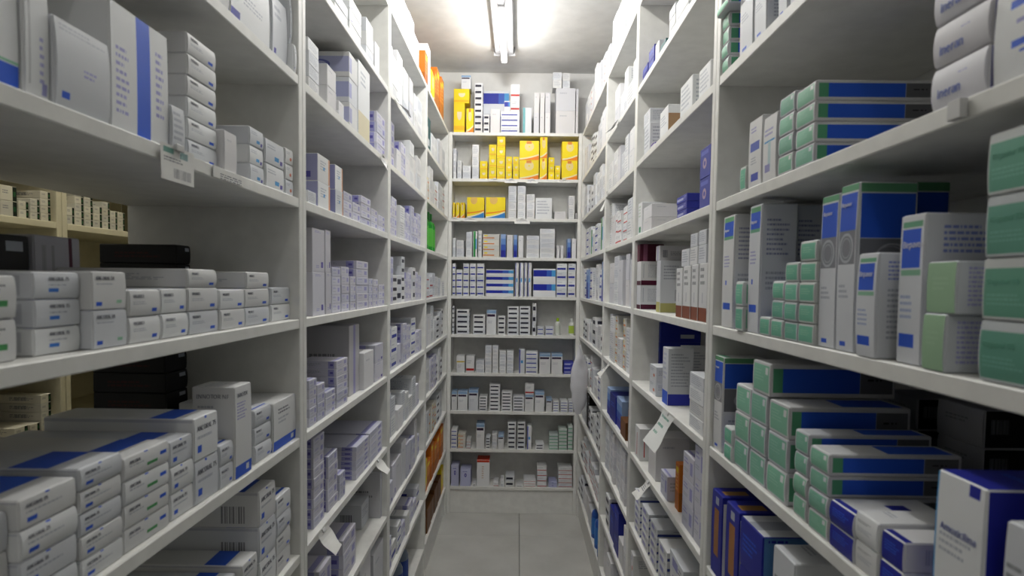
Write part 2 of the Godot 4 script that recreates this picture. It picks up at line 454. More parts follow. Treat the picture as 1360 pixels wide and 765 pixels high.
func define_prints() -> void:
	var card := Color(0.905, 0.91, 0.92)
	var ink := Color(0.40, 0.41, 0.46)
	var pale := Color(0.70, 0.72, 0.76)
	var blue := Color(0.17, 0.38, 0.86)
	var deep := Color(0.12, 0.15, 0.60)
	var sky := Color(0.30, 0.62, 0.85)
	var lilac := Color(0.62, 0.62, 0.82)
	var violet := Color(0.36, 0.34, 0.66)
	var mint := Color(0.54, 0.78, 0.67)
	var green := Color(0.30, 0.62, 0.38)
	var yellow := Color(0.97, 0.87, 0.10)
	var orange := Color(0.93, 0.52, 0.10)
	var red := Color(0.72, 0.14, 0.14)
	var grey := Color(0.55, 0.56, 0.58)
	var black := Color(0.05, 0.05, 0.06)
	var maroon := Color(0.32, 0.04, 0.18)
	var brown := Color(0.52, 0.30, 0.18)
	var small := ["t", 10, 24, 76, 40, pale, 4]
	var edge := ["r", 0, 94, 100, 6, blue]
	# code: name, look, card colour and what is printed on front, sides and top (x, y, width, height in percent)
	looks = {
		"exon": {"name": "blue_marked_carton", "look": "white blue-marked carton", "card": card, "front": [["t", 10, 44, 62, 16, pale, 2], ["r", 72, 72, 17, 15, blue]], "side": [small], "top": [["r", 0, 90, 100, 4, blue]], "text": ["VALRAX S", 0.10, 0.76, 0.13, ink]},
		"ancoral": {"name": "blue_marked_carton", "look": "white flat blue-marked carton", "card": card, "front": [["t", 30, 44, 52, 12, pale, 1], ["r", 30, 60, 22, 15, sky.lerp(blue, 0.5)]], "side": [["r", 82, 10, 10, 80, Color(0.8, 0.81, 0.83)]], "top": [["r", 0, 92, 100, 8, blue]], "text": ["ANCORAL 75", 0.30, 0.76, 0.14, ink]},
		"ancoral2": {"name": "blue_marked_carton", "look": "white blue-and-green-marked carton", "card": card, "front": [["t", 10, 30, 60, 8, pale, 1], ["r", 9, 80, 17, 11, blue], ["r", 70, 76, 16, 9, Color(0.6, 0.8, 0.68)]], "side": [small], "top": [edge], "text": ["ANCORAL TA", 0.09, 0.83, 0.10, ink]},
		"greenmark": {"name": "green_marked_carton", "look": "white green-marked carton", "card": card, "front": [["t", 20, 20, 60, 20, ink, 2], ["r", 50, 58, 30, 15, green]], "side": [small], "top": [edge]},
		"mark": {"name": "plain_marked_carton", "look": "white bulging carton", "card": card, "front": [["t", 14, 16, 60, 22, pale, 2], ["r", 12, 80, 14, 8, violet]], "side": [small], "top": [["r", 0, 94, 100, 6, pale]]},
		"mark2": {"name": "plain_marked_carton", "look": "wide white blue-marked carton", "card": Color(0.83, 0.84, 0.86), "front": [["t", 8, 6, 84, 10, pale, 2], ["r", 10, 82, 14, 8, blue], ["t", 48, 48, 26, 12, lilac, 2]], "side": [["b", 60, 20, 24, 30, grey]], "top": [small]},
		"bluecorner": {"name": "plain_marked_carton", "look": "large white blue-cornered carton", "card": card, "front": [["r", 0, 78, 22, 22, deep], ["t", 30, 40, 50, 20, pale, 3]], "side": [["r", 88, 60, 12, 40, deep]], "top": [small]},
		"labelside": {"name": "tall_white_carton", "look": "tall white blue-labelled carton", "card": card, "front": [["r", 40, 74, 60, 24, blue], ["c", 60, 30, 8, 20, sky], ["r", 30, 70, 70, 3, mint]], "side": [["r", 40, 74, 60, 24, blue]], "top": [small]},
		"vtext": {"name": "tall_white_carton", "look": "tall white side-lettered carton", "card": card, "front": [["b", 14, 20, 10, 70, grey], ["t", 60, 50, 20, 40, lilac, 6], ["r", 70, 86, 22, 10, lilac]], "side": [small], "top": [small]},
		"vband": {"name": "tall_white_carton", "look": "large white blue-banded carton", "card": card, "front": [["r", 42, 0, 24, 100, blue], ["t", 8, 34, 22, 56, lilac, 9], ["t", 76, 20, 16, 60, lilac, 9]], "side": [["b", 40, 16, 20, 22, grey], ["t", 20, 60, 60, 30, pale, 5]], "top": [["r", 42, 0, 24, 100, blue]]},
		"cyan": {"name": "blue_marked_carton", "look": "white cyan-dotted carton", "card": card, "front": [["t", 10, 20, 60, 22, pale, 2], ["r", 48, 62, 24, 18, sky], ["r", 78, 70, 14, 18, violet]], "side": [small], "top": [small]},
		"orangedot": {"name": "orange_marked_carton", "look": "white orange-dotted carton", "card": card, "front": [["t", 10, 20, 60, 22, pale, 2], ["c", 66, 66, 12, 14, Color(0.85, 0.45, 0.30)]], "side": [small], "top": [small]},
		"band": {"name": "banded_carton", "look": "white carton with blue-banded lid", "card": card, "front": [["t", 10, 44, 64, 14, pale, 1], ["r", 12, 66, 17, 17, blue], ["r", 44, 0, 8, 7, blue]], "side": [["r", 0, 0, 100, 8, Color(0.8, 0.81, 0.84)], ["b", 66, 40, 22, 50, grey]], "top": [["r", 0, 70, 100, 17, blue]], "text": ["ANCORAL 75", 0.10, 0.74, 0.13, ink]},
		"bandgreen": {"name": "banded_carton", "look": "white green-marked carton", "card": card, "front": [["t", 10, 40, 50, 12, pale, 1], ["r", 48, 58, 24, 15, green], ["r", 78, 34, 15, 17, blue], ["r", 44, 0, 8, 7, blue]], "side": [small], "top": [["r", 0, 74, 100, 15, blue]], "text": ["ANCORAL", 0.10, 0.74, 0.14, ink]},
		"tallband": {"name": "tall_white_carton", "look": "tall white blue-footed carton", "card": card, "front": [["r", 0, 86, 100, 14, blue], ["r", 66, 89, 18, 7, card], ["t", 12, 18, 60, 20, lilac, 6]], "side": [["t", 12, 20, 40, 5, pale, 1]], "top": [small], "text": ["INNOTOR", 0.12, 0.90, 0.045, ink], "side_text": ["INNOTOR NF", 0.10, 0.90, 0.045, ink]},
		"boxband": {"name": "tall_white_carton", "look": "white carton with blue foot band", "card": card, "front": [["r", 0, 80, 100, 20, blue], ["r", 78, 84, 12, 10, card], ["t", 20, 16, 60, 14, ink, 2], ["t", 20, 34, 50, 16, pale, 2]], "side": [["r", 0, 82, 100, 18, blue]], "top": [small]},
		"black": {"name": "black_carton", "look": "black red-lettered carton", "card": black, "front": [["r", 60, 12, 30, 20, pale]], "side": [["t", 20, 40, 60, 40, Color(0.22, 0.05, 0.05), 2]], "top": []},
		"maroonbook": {"name": "tall_white_carton", "look": "grey-white maroon-striped carton", "card": Color(0.8, 0.8, 0.84), "front": [["b", 16, 10, 8, 70, grey], ["b", 36, 10, 6, 70, grey], ["r", 74, 0, 8, 100, maroon]], "side": [], "top": []},
		"lines": {"name": "text_lined_carton", "look": "white text-lined carton", "card": card, "front": [["t", 10, 14, 78, 70, pale, 5]], "side": [["t", 10, 14, 78, 70, pale, 6]], "top": [small]},
		"white": {"name": "plain_white_carton", "look": "plain white carton", "card": Color(0.89, 0.89, 0.9), "front": [["t", 20, 20, 50, 10, Color(0.76, 0.77, 0.8), 1]], "side": [["t", 20, 20, 50, 10, Color(0.76, 0.77, 0.8), 1]], "top": []},
		"whitelines": {"name": "plain_white_carton", "look": "white grey-lettered carton", "card": card, "front": [["t", 10, 24, 70, 12, grey, 2], ["t", 10, 50, 80, 20, pale, 3]], "side": [["b", 24, 30, 20, 50, grey], ["r", 76, 20, 12, 60, Color(0.3, 0.36, 0.5)]], "top": [["t", 10, 70, 60, 10, pale, 2]]},
		"swirl": {"name": "lilac_carton", "look": "white swirl-printed lilac carton", "card": card, "front": [["r", 0, 20, 30, 60, Color(0.7, 0.71, 0.86)]], "side": [["r", 30, 18, 70, 62, Color(0.72, 0.74, 0.88)], ["o", 58, 50, 16, 20, Color(0.45, 0.47, 0.74), 5]], "top": [small]},
		"creambase": {"name": "plain_white_carton", "look": "white cream-footed carton", "card": card, "front": [["r", 0, 66, 100, 34, Color(0.86, 0.83, 0.72)], ["t", 20, 12, 50, 20, pale, 3]], "side": [], "top": []},
		"lilac": {"name": "lilac_marked_carton", "look": "white lilac-marked carton", "card": Color(0.85, 0.85, 0.9), "front": [["t", 10, 18, 50, 26, lilac, 2], ["r", 66, 22, 22, 50, lilac], ["t", 10, 60, 50, 16, pale, 2]], "side": [["r", 78, 0, 16, 100, lilac], ["r", 83, 34, 8, 30, violet], ["t", 10, 24, 56, 44, pale, 3]], "top": [["r", 0, 84, 100, 8, lilac]]},
		"talllilac": {"name": "tall_lilac_carton", "look": "tall white lilac-striped carton", "card": Color(0.85, 0.85, 0.89), "front": [["t", 20, 5, 60, 6, lilac, 2], ["r", 70, 76, 18, 14, violet], ["t", 30, 84, 30, 8, lilac, 2]], "side": [["r", 50, 0, 30, 100, Color(0.66, 0.65, 0.84)]], "top": []},
		"lilacorange": {"name": "lilac_carton", "look": "lilac-sided orange-edged carton", "card": card, "front": [["r", 86, 0, 14, 100, Color(0.88, 0.66, 0.52)], ["t", 20, 20, 50, 40, pale, 4], ["r", 44, 40, 12, 12, sky]], "side": [["r", 0, 0, 100, 100, Color(0.66, 0.67, 0.82)], ["r", 70, 66, 16, 22, violet]], "top": []},
		"lilacbox": {"name": "lilac_carton", "look": "pale lilac carton", "card": Color(0.74, 0.75, 0.88), "front": [["t", 24, 14, 46, 8, violet, 1], ["c", 50, 36, 12, 8, violet]], "side": [], "top": []},
		"greybook": {"name": "plain_white_carton", "look": "wide grey-printed carton", "card": Color(0.8, 0.8, 0.82), "front": [["r", 40, 0, 20, 100, lilac]], "side": [["b", 10, 30, 16, 50, ink], ["t", 36, 40, 56, 30, grey, 3]], "top": []},
		"barcode": {"name": "plain_white_carton", "look": "white barcode-sided carton", "card": card, "front": [small], "side": [["b", 60, 40, 22, 40, ink], ["r", 4, 30, 3, 60, pale]], "top": []},
		"green": {"name": "green_ended_carton", "look": "green-ended blue-sided long carton", "card": Color(0.84, 0.85, 0.86), "front": [["r", 6, 8, 88, 84, mint], ["t", 14, 24, 56, 40, Color(0.62, 0.82, 0.73), 4], ["r", 74, 14, 14, 22, card]], "side": [["r", 2, 12, 8, 76, Color(0.36, 0.66, 0.5)], ["r", 10, 12, 62, 76, blue], ["r", 72, 12, 26, 76, Color(0.42, 0.43, 0.45)], ["t", 78, 42, 12, 12, black, 1]], "top": [["r", 10, 4, 80, 50, blue]]},
		"smallgreen": {"name": "small_green_carton", "look": "small mint green carton", "card": Color(0.84, 0.86, 0.86), "front": [["r", 5, 10, 88, 82, Color(0.46, 0.75, 0.64)], ["t", 14, 30, 60, 34, Color(0.6, 0.82, 0.72), 3]], "side": [["r", 10, 10, 40, 80, mint], ["r", 50, 10, 50, 80, blue]], "top": []},
		"deepgreen": {"name": "green_ended_carton", "look": "large green-ended carton", "card": Color(0.82, 0.84, 0.84), "front": [["r", 3, 16, 97, 80, Color(0.42, 0.66, 0.57)], ["t", 8, 58, 80, 22, Color(0.5, 0.74, 0.66), 3], ["r", 84, 4, 16, 22, card]], "side": [["r", 4, 16, 40, 70, blue]], "top": [], "text": ["Bepavor 1%", 0.08, 0.62, 0.10, Color(0.45, 0.70, 0.61)]},
		"palegreen": {"name": "green_ended_carton", "look": "pale green lilac-sided carton", "card": Color(0.80, 0.82, 0.84), "front_card": Color(0.62, 0.76, 0.62), "front": [["t", 20, 30, 60, 30, Color(0.66, 0.79, 0.66), 3]], "side": [["t", 14, 10, 60, 80, lilac, 9], ["r", 44, 44, 44, 54, card], ["b", 54, 52, 26, 24, ink]], "top": []},
		"tallarc": {"name": "tall_blue_carton", "look": "tall white carton with grey arcs", "card": card, "front": [["r", 0, 0, 100, 5, Color(0.42, 0.68, 0.5)], ["r", 4, 6, 92, 22, blue], ["r", 4, 28, 92, 20, grey], ["o", 46, 38, 40, 9, Color(0.76, 0.77, 0.79), 7], ["o", 46, 38, 28, 6.4, Color(0.70, 0.71, 0.73), 4], ["t", 12, 60, 60, 10, pale, 3], ["r", 20, 94, 34, 3, blue]], "side": [["r", 0, 0, 100, 6, Color(0.42, 0.68, 0.5)], ["r", 2, 7, 96, 26, blue], ["r", 2, 33, 96, 24, Color(0.48, 0.49, 0.51)], ["o", 60, 45, 32, 10, Color(0.70, 0.71, 0.73), 3], ["o", 56, 45, 30, 8.5, Color(0.64, 0.65, 0.67), 2], ["t", 14, 66, 60, 20, pale, 5]], "top": [["r", 0, 80, 100, 20, mint]], "text": ["Bepavor", 0.14, 0.88, 0.024, card]},
		"tallblue": {"name": "tall_blue_carton", "look": "tall white blue-labelled carton", "card": card, "front": [["r", 8, 2, 84, 4, Color(0.42, 0.68, 0.5)], ["r", 8, 6, 84, 13, blue], ["r", 8, 19, 84, 3, Color(0.45, 0.7, 0.55)], ["t", 14, 36, 60, 12, lilac, 4], ["r", 30, 58, 12, 4, blue], ["r", 12, 78, 66, 6, blue]], "side": [["t", 14, 12, 70, 30, Color(0.6, 0.62, 0.74), 8], ["t", 14, 52, 60, 16, pale, 4]], "top": [], "text": ["Bepavor", 0.16, 0.87, 0.024, card]},
		"tallblue2": {"name": "tall_blue_carton", "look": "leaning white blue-lettered carton", "card": card, "front": [["t", 14, 12, 60, 10, lilac, 2], ["r", 14, 34, 70, 13, Color(0.35, 0.42, 0.75)], ["t", 20, 56, 60, 12, pale, 3], ["r", 22, 80, 56, 11, Color(0.3, 0.36, 0.75)]], "side": [], "top": []},
		"paleblue": {"name": "tall_blue_carton", "look": "pale blue-washed carton", "card": card, "front": [["t", 10, 20, 70, 14, lilac, 2], ["r", 10, 38, 80, 3, sky], ["r", 40, 40, 20, 40, Color(0.74, 0.84, 0.86)], ["r", 16, 74, 40, 12, lilac]], "side": [], "top": []},
		"shortblue": {"name": "tall_blue_carton", "look": "white blue-labelled shampoo carton", "card": card, "front": [["r", 8, 5, 84, 4, Color(0.45, 0.7, 0.55)], ["r", 8, 10, 80, 26, blue], ["r", 8, 37, 84, 4, Color(0.55, 0.76, 0.62)], ["t", 10, 54, 66, 18, Color(0.62, 0.68, 0.82), 4], ["r", 8, 80, 66, 9, blue]], "side": [["t", 20, 8, 66, 20, Color(0.55, 0.6, 0.85), 5], ["t", 20, 34, 66, 50, pale, 10]], "top": [], "text": ["Bepavor", 0.14, 0.80, 0.05, card]},
		"ineran": {"name": "blue_lettered_carton", "look": "white blue-lettered bulging carton", "card": Color(0.86, 0.86, 0.89), "front": [["t", 52, 30, 18, 6, lilac, 1]], "side": [["r", 0, 0, 8, 100, lilac]], "top": [], "text": ["ineran", 0.14, 0.36, 0.22, Color(0.36, 0.45, 0.78)]},
		"bigblue": {"name": "big_blue_carton", "look": "large white blue-sided carton", "card": card, "front": [["r", 0, 0, 4, 100, sky], ["r", 68, 0, 22, 8, deep], ["t", 12, 36, 70, 14, pale, 3]], "side_card": deep, "side": [["t", 20, 20, 50, 10, blue, 2]], "top_card": deep, "top": [["t", 20, 40, 50, 10, blue, 2]], "text": ["Amoxicilina", 0.14, 0.68, 0.045, Color(0.36, 0.40, 0.66)]},
		"bluewords": {"name": "big_blue_carton", "look": "large white carton with blue words", "card": card, "front": [["r", 24, 14, 50, 9, blue], ["r", 34, 36, 40, 5, lilac], ["r", 28, 58, 46, 8, blue], ["r", 40, 70, 40, 3, blue]], "side": [small], "top": []},
		"blueend": {"name": "blue_carton", "look": "white carton with dark blue end", "card": card, "front_card": deep, "front": [["t", 14, 24, 70, 40, blue, 4]], "side": [["b", 20, 20, 30, 56, pale]], "top": [["r", 0, 92, 100, 8, deep], ["r", 40, 30, 36, 22, deep]]},
		"bluelight": {"name": "blue_carton", "look": "dark blue carton with pale side", "card": deep, "front": [["t", 14, 30, 70, 40, blue, 4]], "side_card": Color(0.33, 0.52, 0.72), "side": [["t", 6, 6, 30, 10, deep, 1]], "top_card": card, "top": [["r", 30, 40, 40, 60, pale]]},
		"blueorange": {"name": "blue_carton", "look": "dark blue orange-panelled carton", "card": deep, "front": [["r", 28, 20, 44, 56, Color(0.66, 0.44, 0.2)], ["r", 36, 6, 30, 9, pale]], "side_card": card, "side": [["r", 0, 0, 100, 8, deep], ["r", 30, 10, 20, 80, pale]], "top": [["r", 40, 60, 40, 34, Color(0.66, 0.5, 0.26)]]},
		"blue": {"name": "blue_carton", "look": "plain blue carton", "card": Color(0.11, 0.16, 0.56), "front": [["t", 20, 30, 60, 20, blue, 2]], "side": [["r", 50, 62, 34, 20, pale]], "top": []},
		"bluesmall": {"name": "blue_carton", "look": "small blue white-banded carton", "card": Color(0.24, 0.27, 0.66), "front": [["r", 6, 34, 60, 36, Color(0.7, 0.72, 0.86)], ["t", 70, 20, 22, 50, lilac, 2]], "side": [], "top": []},
		"blueflower": {"name": "blue_carton", "look": "blue flower-printed carton", "card": Color(0.30, 0.33, 0.68), "front": [["c", 46, 52, 18, 10, Color(0.75, 0.66, 0.72)], ["r", 10, 10, 70, 14, Color(0.42, 0.47, 0.8)]], "side": [], "top": []},
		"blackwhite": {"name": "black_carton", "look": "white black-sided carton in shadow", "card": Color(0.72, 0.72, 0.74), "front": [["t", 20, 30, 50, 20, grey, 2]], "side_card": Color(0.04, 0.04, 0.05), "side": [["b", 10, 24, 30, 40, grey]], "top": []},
		"teal": {"name": "teal_carton", "look": "dark teal carton", "card": Color(0.08, 0.34, 0.36), "front": [["r", 20, 60, 50, 20, card]], "side": [], "top": []},
		"tealedge": {"name": "teal_carton", "look": "white teal-edged carton", "card": card, "front": [["r", 0, 0, 28, 100, Color(0.45, 0.72, 0.74)]], "side": [], "top": []},
		"purple": {"name": "purple_carton", "look": "small purple-topped carton", "card": card, "front": [["r", 0, 0, 100, 50, Color(0.36, 0.2, 0.66)]], "side": [["r", 0, 0, 100, 60, Color(0.36, 0.2, 0.66)]], "top_card": Color(0.36, 0.2, 0.66)},
		"brownside": {"name": "brown_carton", "look": "white carton with tan side", "card": card, "front": [small], "side": [["r", 0, 30, 100, 70, Color(0.66, 0.53, 0.4)]], "top": []},
		"brown": {"name": "brown_carton", "look": "brown carton", "card": Color(0.42, 0.26, 0.12), "front": [["t", 20, 30, 50, 20, brown, 2]], "side": [], "top": []},
		"greendot": {"name": "green_marked_carton", "look": "white green-square carton", "card": card, "front": [["t", 16, 10, 60, 40, Color(0.74, 0.8, 0.72), 4], ["r", 30, 76, 44, 18, Color(0.12, 0.5, 0.36)]], "side": [["r", 70, 76, 30, 18, Color(0.12, 0.5, 0.36)]], "top": []},
		"maroonbase": {"name": "maroon_carton", "look": "white maroon-footed carton", "card": card, "front": [["r", 0, 82, 100, 18, maroon]], "side": [["r", 0, 80, 100, 20, maroon], ["t", 34, 14, 60, 56, pale, 9], ["r", 12, 10, 3, 60, pale]], "top": []},
		"maroon": {"name": "maroon_carton", "look": "maroon carton", "card": Color(0.30, 0.05, 0.16), "front": [["r", 20, 0, 16, 100, Color(0.6, 0.36, 0.46)]], "side": [["r", 14, 0, 18, 100, Color(0.56, 0.34, 0.44)]], "top": []},
		"yellowbase": {"name": "yellow_footed_carton", "look": "white yellow-footed carton", "card": card, "front": [["r", 0, 80, 100, 20, Color(0.78, 0.76, 0.46)]], "side": [["r", 0, 82, 100, 18, Color(0.76, 0.74, 0.46)], ["b", 64, 56, 22, 22, ink], ["t", 14, 10, 70, 30, pale, 5]], "top": []},
		"brownbase": {"name": "brown_carton", "look": "white brown-footed carton", "card": card, "front": [["r", 0, 76, 100, 24, Color(0.55, 0.30, 0.20)], ["t", 14, 8, 70, 34, grey, 3], ["r", 40, 50, 8, 18, pale]], "side": [["r", 0, 76, 100, 24, Color(0.55, 0.30, 0.20)]], "top": []},
		"bluebase": {"name": "tall_white_carton", "look": "white carton with blue foot", "card": card, "front": [["r", 0, 76, 100, 24, blue], ["t", 14, 10, 70, 50, Color(0.76, 0.78, 0.86), 6]], "side": [["r", 0, 80, 100, 20, Color(0.2, 0.24, 0.7)], ["t", 12, 10, 76, 60, pale, 11]], "top": []},
		"redline": {"name": "red_marked_carton", "look": "white red-lined carton", "card": card, "front": [["r", 40, 20, 8, 70, red]], "side": [["r", 18, 30, 4, 60, red], ["b", 50, 60, 30, 30, grey]], "top": []},
		"orange": {"name": "orange_carton", "look": "tall orange carton", "card": Color(0.86, 0.48, 0.12), "front": [["t", 20, 20, 60, 50, Color(0.93, 0.72, 0.4), 6], ["r", 0, 60, 100, 40, Color(0.74, 0.42, 0.12)], ["r", 20, 8, 60, 12, yellow]], "side": [["r", 0, 60, 100, 40, Color(0.7, 0.4, 0.12)]], "top": []},
		"flatblue": {"name": "flat_blue_striped_carton", "look": "flat white blue-striped carton", "card": card, "front": [["r", 20, 20, 40, 50, lilac], ["t", 64, 30, 30, 40, grey, 2]], "side": [["r", 0, 54, 100, 30, Color(0.22, 0.3, 0.6)], ["t", 20, 20, 50, 20, pale, 1]], "top": []},
		"blackbar": {"name": "black_striped_carton", "look": "white black-striped carton", "card": card, "front": [["r", 8, 30, 76, 38, Color(0.15, 0.15, 0.22)]], "side": [["r", 8, 30, 40, 34, Color(0.2, 0.2, 0.26)]], "top": []},
		"bluestripe": {"name": "blue_striped_carton", "look": "white blue-striped carton", "card": card, "front": [["r", 4, 52, 84, 24, Color(0.17, 0.22, 0.62)], ["t", 10, 20, 60, 16, pale, 1]], "side": [["r", 4, 52, 60, 24, Color(0.25, 0.28, 0.62)]], "top": []},
		"bluebar": {"name": "blue_striped_carton", "look": "wide white blue-barred carton", "card": card, "front": [["r", 0, 10, 60, 46, Color(0.10, 0.16, 0.62)], ["r", 60, 10, 22, 46, Color(0.2, 0.36, 0.74)], ["r", 82, 10, 18, 46, sky]], "side": [], "top": []},
		"bluetop": {"name": "blue_topped_carton", "look": "white carton with dark title bar", "card": card, "front": [["r", 0, 0, 100, 14, Color(0.55, 0.68, 0.82)], ["r", 4, 17, 84, 10, Color(0.2, 0.13, 0.25)], ["t", 12, 44, 60, 14, Color(0.76, 0.77, 0.8), 2]], "side": [], "top_card": Color(0.6, 0.7, 0.82)},
		"blueedge": {"name": "blue_striped_carton", "look": "upright white blue-edged carton", "card": card, "front": [["r", 0, 0, 20, 100, Color(0.2, 0.26, 0.66)], ["r", 30, 46, 40, 12, sky]], "side": [], "top": []},
		"bluebands": {"name": "blue_striped_carton", "look": "upright blue carton", "card": Color(0.6, 0.7, 0.86), "front": [["r", 0, 70, 100, 30, deep], ["r", 0, 45, 100, 25, Color(0.22, 0.36, 0.72)], ["r", 0, 20, 100, 25, Color(0.42, 0.58, 0.82)]], "side": [], "top": []},
		"redstripe": {"name": "red_marked_carton", "look": "white red-striped carton", "card": card, "front": [["r", 0, 74, 100, 14, red], ["t", 14, 26, 60, 24, pale, 2]], "side": [], "top": []},
		"redtop": {"name": "red_marked_carton", "look": "tall white red-topped carton", "card": card, "front": [["r", 0, 0, 100, 9, Color(0.78, 0.22, 0.1)], ["t", 40, 24, 20, 50, Color(0.8, 0.7, 0.62), 6]], "side": [], "top_card": Color(0.78, 0.22, 0.1)},
		"yellowstripe": {"name": "yellow_carton", "look": "white yellow-striped carton", "card": card, "front": [["r", 0, 30, 100, 8, Color(0.8, 0.7, 0.2)], ["t", 14, 50, 60, 24, pale, 3]], "side": [], "top": []},
		"orangestripe": {"name": "orange_marked_carton", "look": "white orange-striped carton", "card": Color(0.87, 0.86, 0.83), "front": [["r", 0, 56, 70, 20, Color(0.85, 0.52, 0.26)], ["r", 8, 14, 20, 24, yellow]], "side": [], "top": []},
		"greenstripe": {"name": "green_marked_carton", "look": "white green-striped carton", "card": Color(0.82, 0.86, 0.84), "front": [["r", 0, 54, 100, 28, Color(0.42, 0.68, 0.54)], ["t", 14, 20, 60, 20, pale, 1]], "side": [["r", 0, 54, 100, 28, Color(0.42, 0.68, 0.54)]], "top": []},
		"greenbar": {"name": "green_marked_carton", "look": "upright green-barred carton", "card": card, "front": [["r", 10, 0, 50, 100, Color(0.2, 0.58, 0.3)], ["r", 60, 30, 30, 40, sky]], "side": [["r", 10, 20, 60, 60, green]], "top": []},
		"yellow": {"name": "yellow_carton", "look": "yellow white-badged carton", "card": yellow, "front": [["c", 52, 36, 22, 60, Color(0.93, 0.88, 0.72)], ["r", 30, 0, 44, 30, yellow], ["r", 0, 78, 100, 14, Color(0.96, 0.76, 0.1)]], "side": [["r", 0, 78, 100, 14, orange]], "top": []},
		"yelloworange": {"name": "yellow_carton", "look": "yellow orange-waved carton", "card": yellow, "front": [["c", 50, 30, 24, 20, Color(0.94, 0.86, 0.6)], ["r", 36, 2, 26, 14, Color(0.88, 0.55, 0.2)], ["s", 0, 68, 100, 22, Color(0.94, 0.9, 0.7), 8], ["s", 0, 76, 100, 22, orange, 60]], "side": [["s", 0, 72, 100, 22, orange, 60]], "top": []},
		"yellowblue": {"name": "yellow_carton", "look": "yellow blue-waved carton", "card": yellow, "front": [["c", 40, 14, 20, 60, Color(0.9, 0.74, 0.4)], ["s", 0, 60, 100, 14, orange, 6], ["s", 0, 66, 100, 26, Color(0.93, 0.9, 0.8), 6], ["s", 0, 72, 100, 26, Color(0.18, 0.5, 0.78), 70]], "side": [["r", 0, 80, 100, 20, Color(0.18, 0.5, 0.78)]], "top": []},
		"darkend": {"name": "dark_ended_carton", "look": "cream carton with dark green end", "card": Color(0.86, 0.85, 0.80), "front": [["r", 74, 0, 26, 100, Color(0.06, 0.13, 0.09)], ["r", 78, 34, 16, 34, Color(0.14, 0.36, 0.2)], ["t", 12, 30, 50, 30, grey, 2]], "side": [["t", 40, 24, 50, 50, grey, 3], ["b", 50, 30, 20, 40, grey]], "top": []},
	}


# ---------------------------------------------------------------- cartons
func lettering(t: Array, w: float, h: float, parent: Node3D, at: Vector3, turn: float, most := 1.0) -> void:
	var tm := TextMesh.new()
	var f := SystemFont.new()
	f.font_names = ["Droid Sans"]
	tm.font = f
	tm.text = t[0]
	tm.font_size = 24
	tm.pixel_size = h * t[3] / 18.0
	tm.depth = 0.0003
	tm.curve_step = 3.0
	tm.horizontal_alignment = HORIZONTAL_ALIGNMENT_LEFT
	tm.vertical_alignment = VERTICAL_ALIGNMENT_CENTER
	var wide: float = tm.get_aabb().size.x
	if wide > w * 0.8 * most:
		tm.pixel_size *= w * 0.8 * most / wide
	var key: String = "ink" + str(t[4])
	if not paint.has(key):
		paint[key] = plain(t[4], 0.6)
	var spot := Vector3((t[1] - 0.5) * w, t[2] * h, 0)
	part("lettering", tm, paint[key], parent, at + Basis(Vector3.UP, turn) * spot, Vector3(0, turn, 0))


func carton(code: String, w: float, h: float, d: float, at: Vector3, turn: float, label: String, group: String, near: bool, far_side: float) -> void:
	var look: Dictionary = looks[code]
	var tone := rng.randi_range(0, 2)
	var mat := printed(code, tone)
	var edge := 0.0016 if near else 0.001
	if not near:
		var o := part(numbered(look.name), boxed(w, h, d, edge), mat, self, at, Vector3(0, turn, 0))
		o.set_meta("label", label)
		o.set_meta("category", "carton")
		o.set_meta("group", group)
		return
	var t := base(look.name, label, "carton", at, turn, group)
	part("body", boxed(w, h, d, edge), mat, t)
	var bow := 0.0008 + 0.0022 * rng.randf() * rng.randf()
	if code in ["mark", "mark2", "ineran"]:
		bow = 0.003
	var front := part("end_flap", flap(w - 0.0022, h - 0.0022, bow), mat, t, Vector3(0, h * 0.5, d * 0.5))
	if look.has("text"):
		lettering(look.text, w, h, front, Vector3(0, -h * 0.5, bow + 0.0006), 0.0)
	if look.has("side_text"):
		lettering(look.side_text, d, h, t, Vector3(far_side * w * 0.5 + far_side * 0.0002, 0, 0), far_side * PI * 0.5)


func words_for(bay: String, shelf: int) -> String:
	if bay == "B":
		return "%s shelf, end rack" % ORDINAL[shelf]
	if bay[1] == "1":
		return "%s, %s" % [{2: "uppermost shelf", 3: "shelf above eye level", 4: "eye-level shelf", 5: "waist-high shelf", 6: "lowest shelf"}[shelf], BAYS[bay][2].replace("bay of ", "").replace("rack", "bay")]
	return "%s shelf, %s" % [ORDINAL[shelf], BAYS[bay][2].replace(" bay of", "").replace("rack", "bay")]


func stack(bay: String, shelf: int, nth: int, row: Array) -> void:
	var w: float = row[1] * 0.001
	var h: float = row[2] * 0.001
	var d: float = row[4] * 0.001
	var inset: float = row[5] * 0.001
	var y: float = SHELF_BOTTOM[shelf] + BOARD + 0.0004 + row[6] * 0.001
	var code: String = row[7]
	var where := words_for(bay, shelf)
	var which: String = COUNT[nth] + " stack"
	var lean := rng.randf_range(-0.012, 0.012)
	for i in int(row[3]):
		var jog := rng.randf_range(-0.0015, 0.0015) if row[3] > 1 else 0.0
		var turn := lean + rng.randf_range(-0.008, 0.008)
		var along: float = row[0] * 0.001 + w * 0.5
		var inward := inset + d * 0.5 + absf(jog)
		var at: Vector3
		var face := 0.0
		var side := 1.0
		if bay == "B":
			at = Vector3(along, y, -(BACK + inward))
		elif bay[0] == "L":
			at = Vector3(LEFT - inward, y, -along)
			face = PI * 0.5
			side = -1.0
		else:
			at = Vector3(RIGHT + inward, y, -along)
			face = -PI * 0.5
		var pos: String = (COUNT[i] + " up in " + which) if row[3] > 1 else which
		if row[6] > 0.0:
			pos += " upper"
		carton(code, w - 0.0014, h - 0.0003, d, at, face + turn * (0.5 if d > 0.2 else 1.0), "%s, %s, %s" % [looks[code].look, pos, where], "cartons on the " + where, bay in ["L1", "R1"], side)
		y += h


